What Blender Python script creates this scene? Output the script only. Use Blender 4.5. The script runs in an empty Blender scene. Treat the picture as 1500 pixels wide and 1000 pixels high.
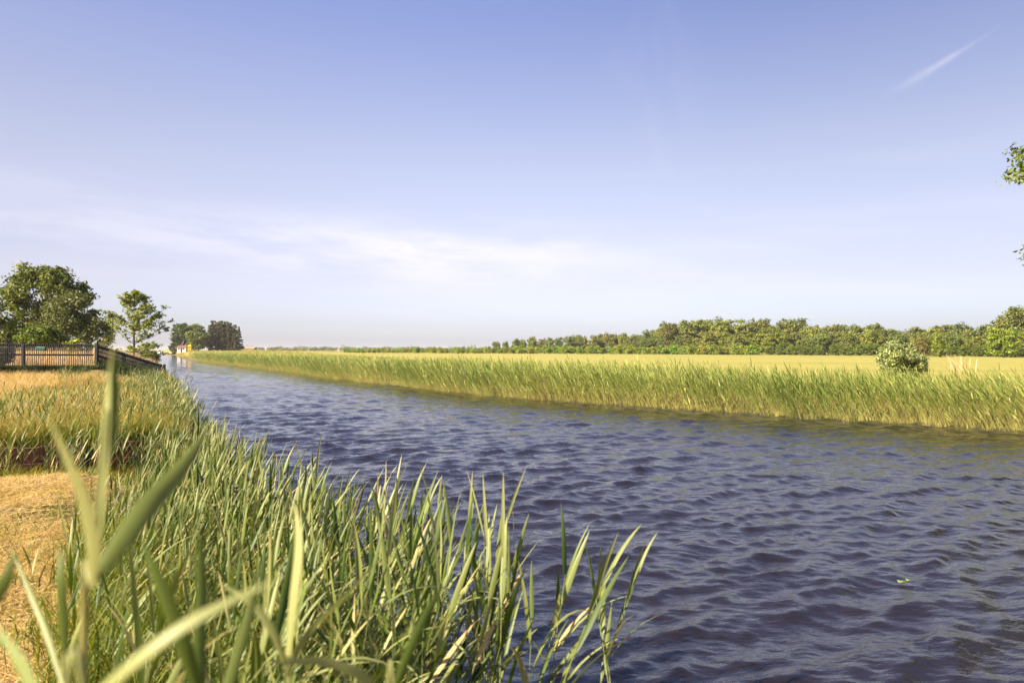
import bpy, math, random
import numpy as np
from mathutils import Vector, Matrix, Euler

# ------------------------------------------------------------------ basics
sc = bpy.context.scene
C = sc.collection
H = 2.3                    # eye height above the water
F, CX, CY = 1000.0, 750.0, 512.0   # focal length / principal column / horizon row of the photograph, for surveying positions
R_ = np.random.default_rng

def at(px, py, d):
    return np.array([(px - CX) / F * d, d, H - (py - CY) / F * d])

def gx(px, d):
    return (px - CX) / F * d

def ss(t):
    t = np.clip(t, 0, 1)
    return t * t * (3 - 2 * t)

# ------------------------------------------------------------------ canal and terrain
LY = np.array([-220, -30, -10, -2, 2.5, 4.0, 5.2, 6.5, 8.3, 10.5, 12.9, 43, 65, 135, 209, 290, 354, 600, 900])
LX = np.array([150, 22, 9, 3.6, 0.5, -0.30, -1.20, -2.45, -3.90, -4.95, -6.0, -22.2, -33.5, -73, -113, -158, -193, -325, -480])
RY = np.array([-220, -24, -4, 13, 19.5, 27, 34.8, 48, 65.7, 95, 135, 209, 280, 354, 600, 900])
RX = np.array([260, 60, 40, 22, 14.4, 6.0, -1.4, -10.2, -19.9, -37.2, -61.5, -101.5, -139, -180, -316, -470])

def xL(y): return np.interp(y, LY, LX)
def xR(y): return np.interp(y, RY, RX)
def wall_y(x): return 12.9 + (x + 5.9) * 0.63      # the timber wall at the slip

def vnoise(x, y, seed=0):
    r = R_(seed)
    out = np.zeros_like(np.asarray(x, float))
    for i in range(14):
        a = r.uniform(0, 2 * math.pi); k = 2 ** r.uniform(-1.5, 1.8); p = r.uniform(0, 6.28)
        out = out + np.sin((x * math.cos(a) + y * math.sin(a)) * k + p) / (k ** 0.5)
    return out / 6.0

def gz(x, y):
    x = np.asarray(x, float); y = np.asarray(y, float)
    l = xL(y); r = xR(y)
    sl = (l - x) * 0.86; sr = (x - r) * 0.84
    zc = -np.clip(0.25 + 0.7 * np.minimum(-sl, -sr), 0, 1.1)
    # right side: low meadow, a mown dyke far off
    zr = -0.22 + 0.72 * ss(sr / 2.2) + 0.05 * vnoise(x * .35, y * .35, 3) * ss(sr / 3)
    zr = zr + 1.15 * ss((y - 140) / 120) * ss(sr / 7) * (1 - ss((sr - 30) / 60))
    # left side
    near = -0.15 + 0.66 * ss(sl / 1.5) + 0.03 * vnoise(x * 1.5, y * 1.5, 5) * ss(sl)
    wy = wall_y(x)
    dip = ss((y - (wy - 3.0)) / 1.5)
    near = near * (1 - 0.6 * dip)
    far = 0.50 + 0.2 * ss(sl / 0.8) + 0.28 * ss((y - 11) / 17) * ss(sl / 3.2) + 0.44 * ss((y - 29.2) / 2.6) * ss(sl / 3.2) + 0.03 * vnoise(x, y, 6)
    far = far * ss((sl + 0.12) / 0.1) - 0.3 * (1 - ss((sl + 0.12) / 0.1))
    k = ss((y - wy - 0.05) / 0.22)
    zl = near * (1 - k) + far * k
    z = np.where(x < l, zl, np.where(x > r, zr, zc))
    return z

# ------------------------------------------------------------------ mesh helpers
def np_mesh(name, V, Q, attrs=None, smooth=True, T=None):
    """quads (and optional triangles) from numpy arrays to a mesh"""
    V = np.asarray(V, np.float32); Q = np.asarray(Q, np.int32).reshape(-1, 4)
    T = np.zeros((0, 3), np.int32) if T is None else np.asarray(T, np.int32).reshape(-1, 3)
    me = bpy.data.meshes.new(name)
    me.vertices.add(len(V)); me.vertices.foreach_set('co', V.ravel())
    nl = len(Q) * 4 + len(T) * 3
    me.loops.add(nl)
    me.loops.foreach_set('vertex_index', np.concatenate([Q.ravel(), T.ravel()]).astype(np.int32))
    me.polygons.add(len(Q) + len(T))
    ls = np.concatenate([np.arange(len(Q)) * 4, len(Q) * 4 + np.arange(len(T)) * 3]).astype(np.int32)
    me.polygons.foreach_set('loop_start', ls)
    me.update(calc_edges=True)
    me.polygons.foreach_set('use_smooth', np.full(len(Q) + len(T), smooth))
    for k, v in (attrs or {}).items():
        a = me.attributes.new(k, 'FLOAT', 'POINT'); a.data.foreach_set('value', np.asarray(v, np.float32))
    me.update()
    return me

def link(name, me, mat=None, parent=None, loc=None):
    o = bpy.data.objects.new(name, me); C.objects.link(o)
    if mat is not None and me is not None and not me.materials: me.materials.append(mat)
    if parent is not None: o.parent = parent
    if loc is not None: o.location = loc
    return o

def tag(o, label=None, cat=None, group=None, kind=None):
    if label: o['label'] = label
    if cat: o['category'] = cat
    if group: o['group'] = group
    if kind: o['kind'] = kind
    return o

def empty(name, loc=(0, 0, 0), rz=0.0):
    o = bpy.data.objects.new(name, None); C.objects.link(o)
    o.location = loc; o.rotation_euler = (0, 0, rz); o.empty_display_size = 0.2
    return o

def copy_tree(o, parent=None):
    c = o.copy(); C.objects.link(c)
    if parent is not None: c.parent = parent
    for ch in list(o.children): copy_tree(ch, c)
    return c

class MB:
    """collects shapes for one mesh"""
    def __init__(s): s.V = []; s.Q = []; s.n = 0; s.A = []
    def add(s, V, Q, t=0.5):
        V = np.asarray(V, float); s.V.append(V); s.Q.append(np.asarray(Q) + s.n); s.n += len(V)
        s.A.append(np.full(len(V), t) if np.isscalar(t) else np.asarray(t))
        return s
    def box(s, lo, hi, rot=None, org=None, t=0.5):
        x0, y0, z0 = lo; x1, y1, z1 = hi
        V = np.array([[x0,y0,z0],[x1,y0,z0],[x1,y1,z0],[x0,y1,z0],[x0,y0,z1],[x1,y0,z1],[x1,y1,z1],[x0,y1,z1]], float)
        if rot is not None: V = V @ np.array(rot).T
        if org is not None: V = V + np.array(org)
        Q = [[0,3,2,1],[4,5,6,7],[0,1,5,4],[1,2,6,5],[2,3,7,6],[3,0,4,7]]
        return s.add(V, Q, t)
    def prism(s, a, b, w, h, t=0.5):
        """bar from a to b, w wide horizontally, h tall, ends vertical"""
        a = np.array(a, float); b = np.array(b, float)
        d = b - a; n = np.array([-d[1], d[0], 0]); n = n / (np.linalg.norm(n) + 1e-9) * w / 2; u = np.array([0, 0, h / 2])
        V = [a-n-u, a+n-u, a+n+u, a-n+u, b-n-u, b+n-u, b+n+u, b-n+u]
        return s.add(V, [[0,3,2,1],[4,5,6,7],[0,1,5,4],[1,2,6,5],[2,3,7,6],[3,0,4,7]], t)
    def tube(s, P, rad, sides=6, t=0.5):
        V, Q = tube(P, rad, sides); return s.add(V, Q, t)
    def build(s, name, mat, parent=None, smooth=False, loc=None, bevel=0):
        me = np_mesh(name, np.concatenate(s.V), np.concatenate(s.Q), {'tint': np.concatenate(s.A)}, smooth)
        o = link(name, me, mat, parent, loc)
        if bevel:
            m = o.modifiers.new('edge', 'BEVEL'); m.width = bevel; m.segments = 2
        return o

def tube(P, rad, sides=6):
    P = np.asarray(P, float); n = len(P); rad = np.broadcast_to(np.asarray(rad, float), (n,))
    d = np.gradient(P, axis=0); d /= np.linalg.norm(d, axis=1)[:, None] + 1e-9
    ref = np.where(np.abs(d[:, 2:3]) > 0.9, np.array([[1., 0, 0]]), np.array([[0, 0, 1.]]))
    u = np.cross(d, ref); u /= np.linalg.norm(u, axis=1)[:, None] + 1e-9
    v = np.cross(d, u)
    a = np.arange(sides) / sides * 2 * math.pi
    V = P[:, None] + rad[:, None, None] * (np.cos(a)[None, :, None] * u[:, None] + np.sin(a)[None, :, None] * v[:, None])
    i = np.arange(n - 1)[:, None]; j = np.arange(sides)[None]; k = (j + 1) % sides
    Q = np.stack([i * sides + j, i * sides + k, (i + 1) * sides + k, (i + 1) * sides + j], -1).reshape(-1, 4)
    return V.reshape(-1, 3), Q

# ------------------------------------------------------------------ materials
def new_mat(name):
    m = bpy.data.materials.new(name); m.use_nodes = True
    nt = m.node_tree; nt.nodes.clear()
    out = nt.nodes.new('ShaderNodeOutputMaterial')
    return m, nt, out

def N(nt, typ, **kw):
    n = nt.nodes.new(typ)
    for k, v in kw.items():
        if k in n.inputs.keys(): n.inputs[k].default_value = v
        else: setattr(n, k, v)
    return n

def ramp(nt, stops, fac=None, interp='LINEAR'):
    r = nt.nodes.new('ShaderNodeValToRGB'); e = r.color_ramp.elements; r.color_ramp.interpolation = interp
    while len(e) > 1: e.remove(e[-1])
    e[0].position = stops[0][0]; e[0].color = (*stops[0][1], 1) if len(stops[0][1]) == 3 else stops[0][1]
    for p, c in stops[1:]:
        x = e.new(p); x.color = (*c, 1) if len(c) == 3 else c
    if fac is not None: nt.links.new(fac, r.inputs[0])
    return r

def M_(nt, op, a, b=None, c=None, clamp=False):
    n = nt.nodes.new('ShaderNodeMath'); n.operation = op; n.use_clamp = clamp
    for i, v in enumerate((a, b, c)):
        if v is None: continue
        if isinstance(v, (int, float)): n.inputs[i].default_value = v
        else: nt.links.new(v, n.inputs[i])
    return n.outputs[0]

def leaf_mat(name, stops, trans=0.3, gloss=0.25, rough=0.5, objcol=False):
    m, nt, out = new_mat(name)
    a = N(nt, 'ShaderNodeAttribute', attribute_name='tint')
    r = ramp(nt, stops, a.outputs['Fac'])
    col = r.outputs[0]
    if objcol:
        oi = N(nt, 'ShaderNodeObjectInfo')
        mx = N(nt, 'ShaderNodeMix', data_type='RGBA', blend_type='MULTIPLY'); mx.inputs[0].default_value = 1
        nt.links.new(col, mx.inputs[6]); nt.links.new(oi.outputs['Color'], mx.inputs[7]); col = mx.outputs[2]
    p = N(nt, 'ShaderNodeBsdfPrincipled'); p.inputs['Roughness'].default_value = rough
    p.inputs['Specular IOR Level'].default_value = gloss
    nt.links.new(col, p.inputs['Base Color'])
    t = N(nt, 'ShaderNodeBsdfTranslucent')
    hs = N(nt, 'ShaderNodeHueSaturation'); hs.inputs['Saturation'].default_value = 1.15; hs.inputs['Value'].default_value = 1.25
    nt.links.new(col, hs.inputs['Color']); nt.links.new(hs.outputs[0], t.inputs[0])
    mx = N(nt, 'ShaderNodeMixShader'); mx.inputs[0].default_value = trans
    nt.links.new(p.outputs[0], mx.inputs[1]); nt.links.new(t.outputs[0], mx.inputs[2])
    nt.links.new(mx.outputs[0], out.inputs[0])
    return m

def plain_mat(name, col, rough=0.7, var=0.15, scale=8.0, stretch=(1, 1, 1), bump=0.0, spec=0.3):
    m, nt, out = new_mat(name)
    tc = N(nt, 'ShaderNodeTexCoord'); mp = N(nt, 'ShaderNodeMapping'); mp.inputs['Scale'].default_value = stretch
    nt.links.new(tc.outputs['Object'], mp.inputs[0])
    no = N(nt, 'ShaderNodeTexNoise', Scale=scale, Detail=6.0, Roughness=0.65); nt.links.new(mp.outputs[0], no.inputs['Vector'])
    c = np.array(col)
    r = ramp(nt, [(0.25, tuple(c * (1 - var))), (0.5, tuple(c)), (0.75, tuple(np.minimum(c * (1 + var), 1)))], no.outputs[0])
    p = N(nt, 'ShaderNodeBsdfPrincipled'); p.inputs['Roughness'].default_value = rough
    p.inputs['Specular IOR Level'].default_value = spec
    nt.links.new(r.outputs[0], p.inputs['Base Color'])
    if bump:
        b = N(nt, 'ShaderNodeBump', Strength=bump, Distance=0.02); nt.links.new(no.outputs[0], b.inputs['Height']); nt.links.new(b.outputs[0], p.inputs['Normal'])
    nt.links.new(p.outputs[0], out.inputs[0])
    return m

REED_STOPS = [(0.0, (0.035, 0.066, 0.010)), (0.28, (0.095, 0.135, 0.024)), (0.5, (0.175, 0.205, 0.055)), (0.68, (0.27, 0.29, 0.11)), (0.85, (0.40, 0.33, 0.12)), (1.0, (0.44, 0.31, 0.14))]
M = {}
M['reed'] = leaf_mat('reed_leaf', REED_STOPS, 0.24, 0.32, 0.48)
M['far_reed'] = leaf_mat('far_reed_leaf', [(0.0, (0.085, 0.14, 0.026)), (0.3, (0.215, 0.275, 0.055)), (0.55, (0.36, 0.395, 0.11)), (0.75, (0.43, 0.45, 0.14)), (1.0, (0.55, 0.47, 0.15))], 0.3, 0.3, 0.5)
M['straw'] = leaf_mat('straw_grass', [(0.0, (0.15, 0.19, 0.030)), (0.3, (0.32, 0.28, 0.055)), (0.6, (0.50, 0.35, 0.105)), (1.0, (0.62, 0.46, 0.22))], 0.25, 0.2, 0.6)
M['pink_straw'] = leaf_mat('rosy_dry_grass', [(0.0, (0.34, 0.28, 0.09)), (0.5, (0.56, 0.42, 0.20)), (1.0, (0.68, 0.54, 0.36))], 0.25, 0.15, 0.6)
M['verge_shade'] = leaf_mat('verge_shade_leaf', [(0.0, (0.018, 0.036, 0.010)), (0.5, (0.036, 0.060, 0.016)), (1.0, (0.085, 0.105, 0.028))], 0.2, 0.3, 0.5)  # greens darkened to carry the shade at the fence foot
M['meadow'] = leaf_mat('meadow_grass', [(0.0, (0.15, 0.20, 0.04)), (0.5, (0.32, 0.31, 0.08)), (1.0, (0.48, 0.36, 0.16))], 0.25, 0.2, 0.6)
M['tree'] = leaf_mat('tree_leaf', [(0.0, (0.040, 0.058, 0.013)), (0.5, (0.105, 0.130, 0.032)), (1.0, (0.19, 0.215, 0.055))], 0.25, 0.25, 0.55, True)
M['weed'] = leaf_mat('weed_leaf', [(0.0, (0.05, 0.09, 0.012)), (0.5, (0.14, 0.18, 0.022)), (1.0, (0.30, 0.26, 0.03))], 0.3, 0.3, 0.5)
M['bark'] = plain_mat('bark', (0.075, 0.055, 0.042), 0.9, 0.4, 12, (1, 1, .3), .4)
M['redbark'] = plain_mat('pine_bark', (0.16, 0.085, 0.055), 0.9, 0.4, 6, (1, 1, .3), .4)
M['darkwood'] = plain_mat('dark_stained_timber', (0.020, 0.019, 0.022), 0.75, 0.5, 7, (6, 6, .6), .3)
M['wallwood'] = plain_mat('weathered_red_timber', (0.15, 0.065, 0.055), 0.85, 0.55, 5, (1, 1, .35), .5)
M['whitewall'] = plain_mat('white_render', (0.78, 0.76, 0.74), 0.7, 0.06)
M['redroof'] = plain_mat('red_roof_tile', (0.35, 0.10, 0.05), 0.7, 0.3, 5)
M['tanwall'] = plain_mat('pale_brick', (0.36, 0.27, 0.18), 0.8, 0.15)
M['tanroof'] = plain_mat('pale_thatch', (0.27, 0.20, 0.13), 0.85, 0.2, 2)
M['yellow'] = plain_mat('yellow_paint', (0.75, 0.48, 0.02), 0.4, 0.08)
M['orange'] = plain_mat('orange_paint', (0.65, 0.16, 0.03), 0.45, 0.1)
M['boatwhite'] = plain_mat('white_gelcoat', (0.78, 0.78, 0.80), 0.25, 0.04, 2, spec=.5)
M['glass'] = plain_mat('dark_glass', (0.03, 0.035, 0.045), 0.08, 0.1, 2, spec=.6)
M['navy'] = plain_mat('navy_hull', (0.03, 0.035, 0.06), 0.3, 0.1, 2, spec=.5)
M['signgreen'] = plain_mat('green_enamel', (0.02, 0.10, 0.07), 0.4, 0.1, 4, spec=.4)
M['metal'] = plain_mat('dull_metal', (0.45, 0.45, 0.46), 0.4, 0.15, 20, spec=.5)
M['lily'] = plain_mat('lily_leaf', (0.16, 0.19, 0.05), 0.45, 0.25, 20)

# ground: soil and turf colours, plus shade painted along the fence foot, laid out by plan position
def ground_mat():
    m, nt, out = new_mat('turf_and_soil')
    geo = N(nt, 'ShaderNodeNewGeometry')
    def noise(scale, detail=6, stretch=None, rough=.6):
        n = N(nt, 'ShaderNodeTexNoise', Scale=scale, Detail=float(detail), Roughness=rough)
        if stretch:
            mp = N(nt, 'ShaderNodeMapping'); mp.inputs['Scale'].default_value = stretch; mp.inputs['Rotation'].default_value = (0, 0, .25)
            nt.links.new(geo.outputs['Position'], mp.inputs[0]); nt.links.new(mp.outputs[0], n.inputs['Vector'])
        else: nt.links.new(geo.outputs['Position'], n.inputs['Vector'])
        return n.outputs[0]
    def mix(fac, a, b):
        x = N(nt, 'ShaderNodeMix', data_type='RGBA')
        if isinstance(fac, (int, float)): x.inputs[0].default_value = fac
        else: nt.links.new(fac, x.inputs[0])
        nt.links.new(a, x.inputs[6]); nt.links.new(b, x.inputs[7]); return x.outputs[2]
    field = ramp(nt, [(0.30, (0.185, 0.21, 0.035)), (0.5, (0.275, 0.275, 0.05)), (0.7, (0.37, 0.31, 0.085))], noise(0.035, 5, (0.3, 2.2, 1))).outputs[0]
    fine = ramp(nt, [(0.35, (0.15, 0.165, 0.035)), (0.65, (0.40, 0.31, 0.10))], noise(0.9, 8, (.5, 1.6, 1), .75)).outputs[0]
    field = mix(0.5, field, fine)
    straw = ramp(nt, [(0.28, (0.17, 0.105, 0.045)), (0.42, (0.36, 0.235, 0.08)), (0.58, (0.54, 0.38, 0.15)), (0.72, (0.30, 0.28, 0.06))], noise(3.0, 10, None, .75)).outputs[0]
    under = ramp(nt, [(0.35, (0.09, 0.075, 0.025)), (0.65, (0.20, 0.16, 0.05))], noise(4.0, 8)).outputs[0]
    a = N(nt, 'ShaderNodeAttribute', attribute_name='zone')       # 0 bed and bank soil, plus the painted fence-foot shade, 1 straw turf, 2 meadow
    f1 = M_(nt, 'MINIMUM', a.outputs['Fac'], 1.0); f2 = M_(nt, 'SUBTRACT', a.outputs['Fac'], 1.0, clamp=True)
    col = mix(f2, mix(f1, under, straw), field)
    p = N(nt, 'ShaderNodeBsdfPrincipled'); p.inputs['Roughness'].default_value = 0.9; p.inputs['Specular IOR Level'].default_value = .15
    nt.links.new(col, p.inputs['Base Color'])
    b = N(nt, 'ShaderNodeBump', Strength=.6, Distance=.04); nt.links.new(noise(9.0, 8, None, .8), b.inputs['Height']); nt.links.new(b.outputs[0], p.inputs['Normal'])
    nt.links.new(p.outputs[0], out.inputs[0])
    return m

def build_ground():
    ys = [-220, -120, -70, -40, -20, -10, -5]
    y = -2.0
    while y < 4200:
        ys.append(y)
        if 6 < y < 15: y += 0.12
        elif y < 36: y += 0.3
        else: y += 0.014 * y
    ys = np.array(ys)
    s = [0.0]
    while s[-1] < 4200: s.append(s[-1] + max(0.12, s[-1] * 0.06))
    s = np.array(s); mid = np.linspace(0, 1, 14)[1:-1]
    l, r = xL(ys), xR(ys)
    X = np.concatenate([l[:, None] - s[::-1][None], l[:, None] + (r - l)[:, None] * mid[None], r[:, None] + s[None]], 1)
    Y = np.broadcast_to(ys[:, None], X.shape)
    Z = gz(X + 1e-4 * np.sign(X - (l + r)[:, None] / 2), Y)
    zone = np.where(X > r[:, None], 0 + 2 * ss((X - r[:, None] - 1.5) / 3), 0.0)
    sl = (l[:, None] - X) * .86
    inl = ss((sl - (np.where(Y < 9, 2.0, 1.0))) / 1.5)
    zl = np.where(Y > 33, 1 + 1 * ss((Y - 34) / 20), 1.0) * inl
    zl = zl * np.where((Y > 29.4) & (Y < 32.4), .1, 1)  # strip before the level fence darkened to stand for shade
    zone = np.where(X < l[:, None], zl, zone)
    n, m = X.shape
    i = np.arange(n - 1)[:, None]; j = np.arange(m - 1)[None]
    Q = np.stack([i * m + j, i * m + j + 1, (i + 1) * m + j + 1, (i + 1) * m + j], -1).reshape(-1, 4)
    me = np_mesh('ground', np.stack([X, Y, Z], -1).reshape(-1, 3), Q, {'zone': zone.ravel()})
    return tag(link('ground', me, ground_mat()), kind='structure')

# ------------------------------------------------------------------ water
def build_water():
    ys = list(np.linspace(-200, -3, 30)); y = -2.0
    while y < 620:
        ys.append(y)
        y += max(0.028, 0.0055 * abs(y)) if y > 2.5 else 0.15
    ys = np.array(ys)
    nx = 860
    u = np.linspace(0, 1, nx) ** 1.15
    a = xL(ys) - 0.5; b = xR(ys) + 0.7
    X = a[:, None] + (b - a)[:, None] * u[None]; Y = np.broadcast_to(ys[:, None], X.shape).copy()
    dx = np.gradient(X, axis=1); dy = np.gradient(ys)[:, None]
    cell = np.maximum(dx, dy)
    rg = R_(11)
    Z = np.zeros_like(X); DX = np.zeros_like(X); DY = np.zeros_like(X)
    wind = math.atan2(0.80, -0.60)
    for i in range(150):
        lam = math.exp(rg.uniform(math.log(0.09), math.log(1.7)))
        k = 2 * math.pi / lam
        spread = 0.26 + 0.42 * min(1, 0.22 / lam)
        th = wind + rg.normal(0, spread)
        slope = 0.045 * math.exp(-0.5 * (math.log(lam / 0.30) / 0.75) ** 2) + 0.013 * math.exp(-0.5 * (math.log(lam / 0.95) / 0.4) ** 2)
        amp = slope / k
        damp = np.clip((lam / (2.5 * cell)) - 0.6, 0, 1)
        ph = k * (X * math.cos(th) + Y * math.sin(th)) + rg.uniform(0, 6.283)
        Z += amp * damp * np.cos(ph)
        DX -= 0.85 * amp * damp * math.cos(th) * np.sin(ph); DY -= 0.85 * amp * damp * math.sin(th) * np.sin(ph)
    # gusts: stretches of rougher and calmer water
    g = np.clip(0.84 + 0.42 * vnoise(X * .16, Y * .16, 21) + .22 * vnoise(X * .5, Y * .3, 23), .35, 1.5)
    Z *= g; DX *= g; DY *= g
    n, m = X.shape
    i = np.arange(n - 1)[:, None]; j = np.arange(m - 1)[None]
    Q = np.stack([i * m + j, i * m + j + 1, (i + 1) * m + j + 1, (i + 1) * m + j], -1).reshape(-1, 4)
    me = np_mesh('water', np.stack([X + DX, Y + DY, Z], -1).reshape(-1, 3), Q)
    mt, nt, out = new_mat('peaty_water')
    geo = N(nt, 'ShaderNodeNewGeometry')
    mp = N(nt, 'ShaderNodeMapping'); mp.inputs['Rotation'].default_value = (0, 0, -(wind - math.pi / 2)); mp.inputs['Scale'].default_value = (0.42, 1.0, 1)
    nt.links.new(geo.outputs['Position'], mp.inputs[0])
    n1 = N(nt, 'ShaderNodeTexNoise', Scale=3.2, Detail=5.0, Roughness=.55); n2 = N(nt, 'ShaderNodeTexNoise', Scale=13.0, Detail=4.0, Roughness=.6)
    nt.links.new(mp.outputs[0], n1.inputs['Vector']); nt.links.new(mp.outputs[0], n2.inputs['Vector'])
    h = M_(nt, 'ADD', M_(nt, 'MULTIPLY', n1.outputs[0], 0.045), M_(nt, 'MULTIPLY', n2.outputs[0], 0.012))
    bp = N(nt, 'ShaderNodeBump', Strength=0.85, Distance=1.0); nt.links.new(h, bp.inputs['Height'])
    p = N(nt, 'ShaderNodeBsdfPrincipled'); p.inputs['Base Color'].default_value = (0.011, 0.007, 0.006, 1)
    p.inputs['Roughness'].default_value = 0.035; p.inputs['IOR'].default_value = 1.8; p.inputs['Specular Tint'].default_value = (.90, .94, 1.0, 1)
    nt.links.new(bp.outputs[0], p.inputs['Normal']); nt.links.new(p.outputs[0], out.inputs[0])
    return tag(link('water', me, mt), kind='structure')

# ------------------------------------------------------------------ reeds and grass
def ribbon(P, W, side, fold=0.0, cols=2):
    """leaf blade along P with half-widths W; side = unit vectors across; fold lifts the edges"""
    P = np.asarray(P, float); W = np.asarray(W, float)[:, None]
    d = np.gradient(P, axis=0); d /= np.linalg.norm(d, axis=1)[:, None] + 1e-9
    side = side - d * np.sum(side * d, 1)[:, None]; side /= np.linalg.norm(side, axis=1)[:, None] + 1e-9
    up = np.cross(side, d)
    n = len(P); i = np.arange(n - 1)[:, None]
    if cols == 2:
        V = np.stack([P - side * W, P + side * W], 1).reshape(-1, 3)
        Q = np.concatenate([i * 2, i * 2 + 1, i * 2 + 3, i * 2 + 2], 1)
    else:
        V = np.stack([P - side * W + up * W * fold, P, P + side * W + up * W * fold], 1).reshape(-1, 3)
        Q = np.concatenate([np.concatenate([i * 3 + k, i * 3 + k + 1, i * 3 + k + 4, i * 3 + k + 3], 1) for k in (0, 1)], 0)
    return V, Q

def leaf_profile(n):
    t = np.linspace(0, 1, n)
    w = np.minimum(1, 0.35 + t * 3.2) * np.clip(1 - t ** 2.4, 0, 1) ** 0.8
    w[-1] = 0.02
    return t, w

def reed_parts(rg, h, nleaf=8, segs=7, cols=3, wind=0.55, ssides=5, ssegs=7, lw=0.012, stem_r=0.0035, low=.22, ll=1.0):
    """returns (stem, [leaves]); each (V,Q,tint); wind blows toward +X"""
    bend = rg.uniform(0.02, 0.12) * h; by = rg.normal(0, 0.03) * h
    tt = np.linspace(0, 1, ssegs)
    def pt(t): return np.stack([bend * t ** 2, by * t ** 2, h * (t - 0.04 * t ** 2)], -1)
    SV, SQ = tube(pt(tt), stem_r * (1 - 0.65 * tt), ssides)
    st = np.repeat(0.86 - 0.28 * tt + rg.normal(0, .03), ssides)
    leaves = []
    az0 = rg.uniform(0, 6.28)
    for i in range(nleaf):
        a = low + (.98 - low) * (i + rg.uniform(-.25, .25)) / max(1, nleaf - 1); a = min(max(a, .12), .99)
        az = az0 + math.pi * (i % 2) + rg.normal(0, .5)
        dx, dy = math.cos(az), math.sin(az); dx += wind * 1.3; nn = math.hypot(dx, dy) + 1e-6; dx /= nn; dy /= nn
        top = i >= nleaf - 2
        L = ll * rg.uniform(.26, .46) * (0.8 + 0.2 * h) * (0.75 if top else 1)
        e0 = rg.uniform(1.0, 1.25) if not top else rg.uniform(1.2, 1.5)
        dr = rg.uniform(0.2, 1.0) + (rg.uniform(.6, 1.6) if rg.random() < .22 else 0)
        if top: dr *= .4
        t, w = leaf_profile(segs + 1)
        el = e0 - dr * t ** 1.4
        ds = L / segs
        hx = np.concatenate([[0], np.cumsum(np.cos(el[:-1]) * ds)]); hz = np.concatenate([[0], np.cumsum(np.sin(el[:-1]) * ds)])
        P = pt(np.array(a))[None] + np.stack([hx * dx, hx * dy, hz], -1)
        tw = rg.normal(0, .6) * t + rg.normal(0, .3)
        s0 = np.array([-dy, dx, 0.0]); u0 = np.array([dx, dy, 0.3])
        side = np.cos(tw)[:, None] * s0 + np.sin(tw)[:, None] * u0
        V, Q = ribbon(P, w * lw * rg.uniform(.7, 1.25), side, 0.35, cols)
        base = rg.normal(0.42, .20) + (0.30 if (a < .4 and rg.random() < .45) else 0)
        base += .36 if (a < .62 and rg.random() < .12) else 0
        ti = np.repeat(base - .10 + 0.22 * t ** 2, cols)
        leaves.append((V, Q, np.clip(ti, 0, 1)))
    return (SV, SQ, np.clip(st, 0, 1)), leaves

def merge(parts):
    V, Q, T, n = [], [], [], 0
    for v, q, t in parts:
        V.append(v); Q.append(q + n); T.append(t); n += len(v)
    return np.concatenate(V), np.concatenate(Q), np.concatenate(T)

def scatter(name, tpls, pos, yaw, scl, lean, mat, rg, tvar=0.10, tofs=None, zs=None):
    """one stuff mesh of many plants; lean = (N,2) shear of x,y per unit height"""
    idx = rg.integers(0, len(tpls), len(pos)); Vs, Qs, Ts, n = [], [], [], 0
    zs = np.ones(len(pos)) if zs is None else zs
    for k, (v, q, t) in enumerate(tpls):
        I = np.nonzero(idx == k)[0]
        if not len(I): continue
        c, s = np.cos(yaw[I])[:, None], np.sin(yaw[I])[:, None]; sc_ = scl[I][:, None]
        z = v[None, :, 2] * sc_ * zs[I][:, None]
        x = (v[None, :, 0] * c - v[None, :, 1] * s) * sc_ + lean[I, :1] * z
        y = (v[None, :, 0] * s + v[None, :, 1] * c) * sc_ + lean[I, 1:] * z
        V = np.stack([x, y, z], -1) + pos[I][:, None, :]
        Q = q[None] + (np.arange(len(I)) * len(v))[:, None, None] + n
        tt = t[None] + rg.normal(0, tvar, (len(I), 1)) + (tofs[I][:, None] if tofs is not None else 0)
        Vs.append(V.reshape(-1, 3)); Qs.append(Q.reshape(-1, 4)); Ts.append(np.clip(tt, 0, 1).ravel()); n += len(I) * len(v)
    me = np_mesh(name, np.concatenate(Vs), np.concatenate(Qs), {'tint': np.concatenate(Ts)})
    return link(name, me, mat)

def tuft(rg, nb, h, w, spreadr, bend=.5, segs=3, t0=.5, tv=.2, head=False):
    parts = []
    for i in range(nb):
        a = rg.uniform(0, 6.28); r = spreadr * math.sqrt(rg.random())
        hh = h * rg.uniform(.55, 1.1); t = np.linspace(0, 1, segs + 1)
        b = rg.uniform(.1, bend) * hh; da = rg.uniform(0, 6.28)
        P = np.stack([r * math.cos(a) + b * t ** 2 * math.cos(da), r * math.sin(a) + b * t ** 2 * math.sin(da), hh * (t - .15 * t ** 2)], -1)
        s = rg.uniform(0, 6.28); side = np.tile([math.cos(s), math.sin(s), 0.], (segs + 1, 1))
        W = w * np.clip(1.05 - t, 0.05, 1) * rg.uniform(.7, 1.2)
        tint = rg.normal(t0, tv)
        if head and rg.random() < .55:
            W = np.array([w * .3] * (segs + 1)); W[-2] = w * .9; W[-1] = w * .2; tint += .12
        V, Q = ribbon(P, W, side)
        parts.append((V, Q, np.clip(np.full(len(V), tint) + .1 * np.repeat(t, 2), 0, 1)))
    return merge(parts)

def pts_in(rg, n, x0, x1, y0, y1, test):
    out = []
    while sum(map(len, out)) < n:
        x = rg.uniform(x0, x1, n * 2); y = rg.uniform(y0, y1, n * 2)
        k = test(x, y); out.append(np.stack([x[k], y[k]], -1))
        if len(out) > 60: break
    p = np.concatenate(out)[:n]
    return np.concatenate([p, gz(p[:, 0], p[:, 1])[:, None]], 1)

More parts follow.
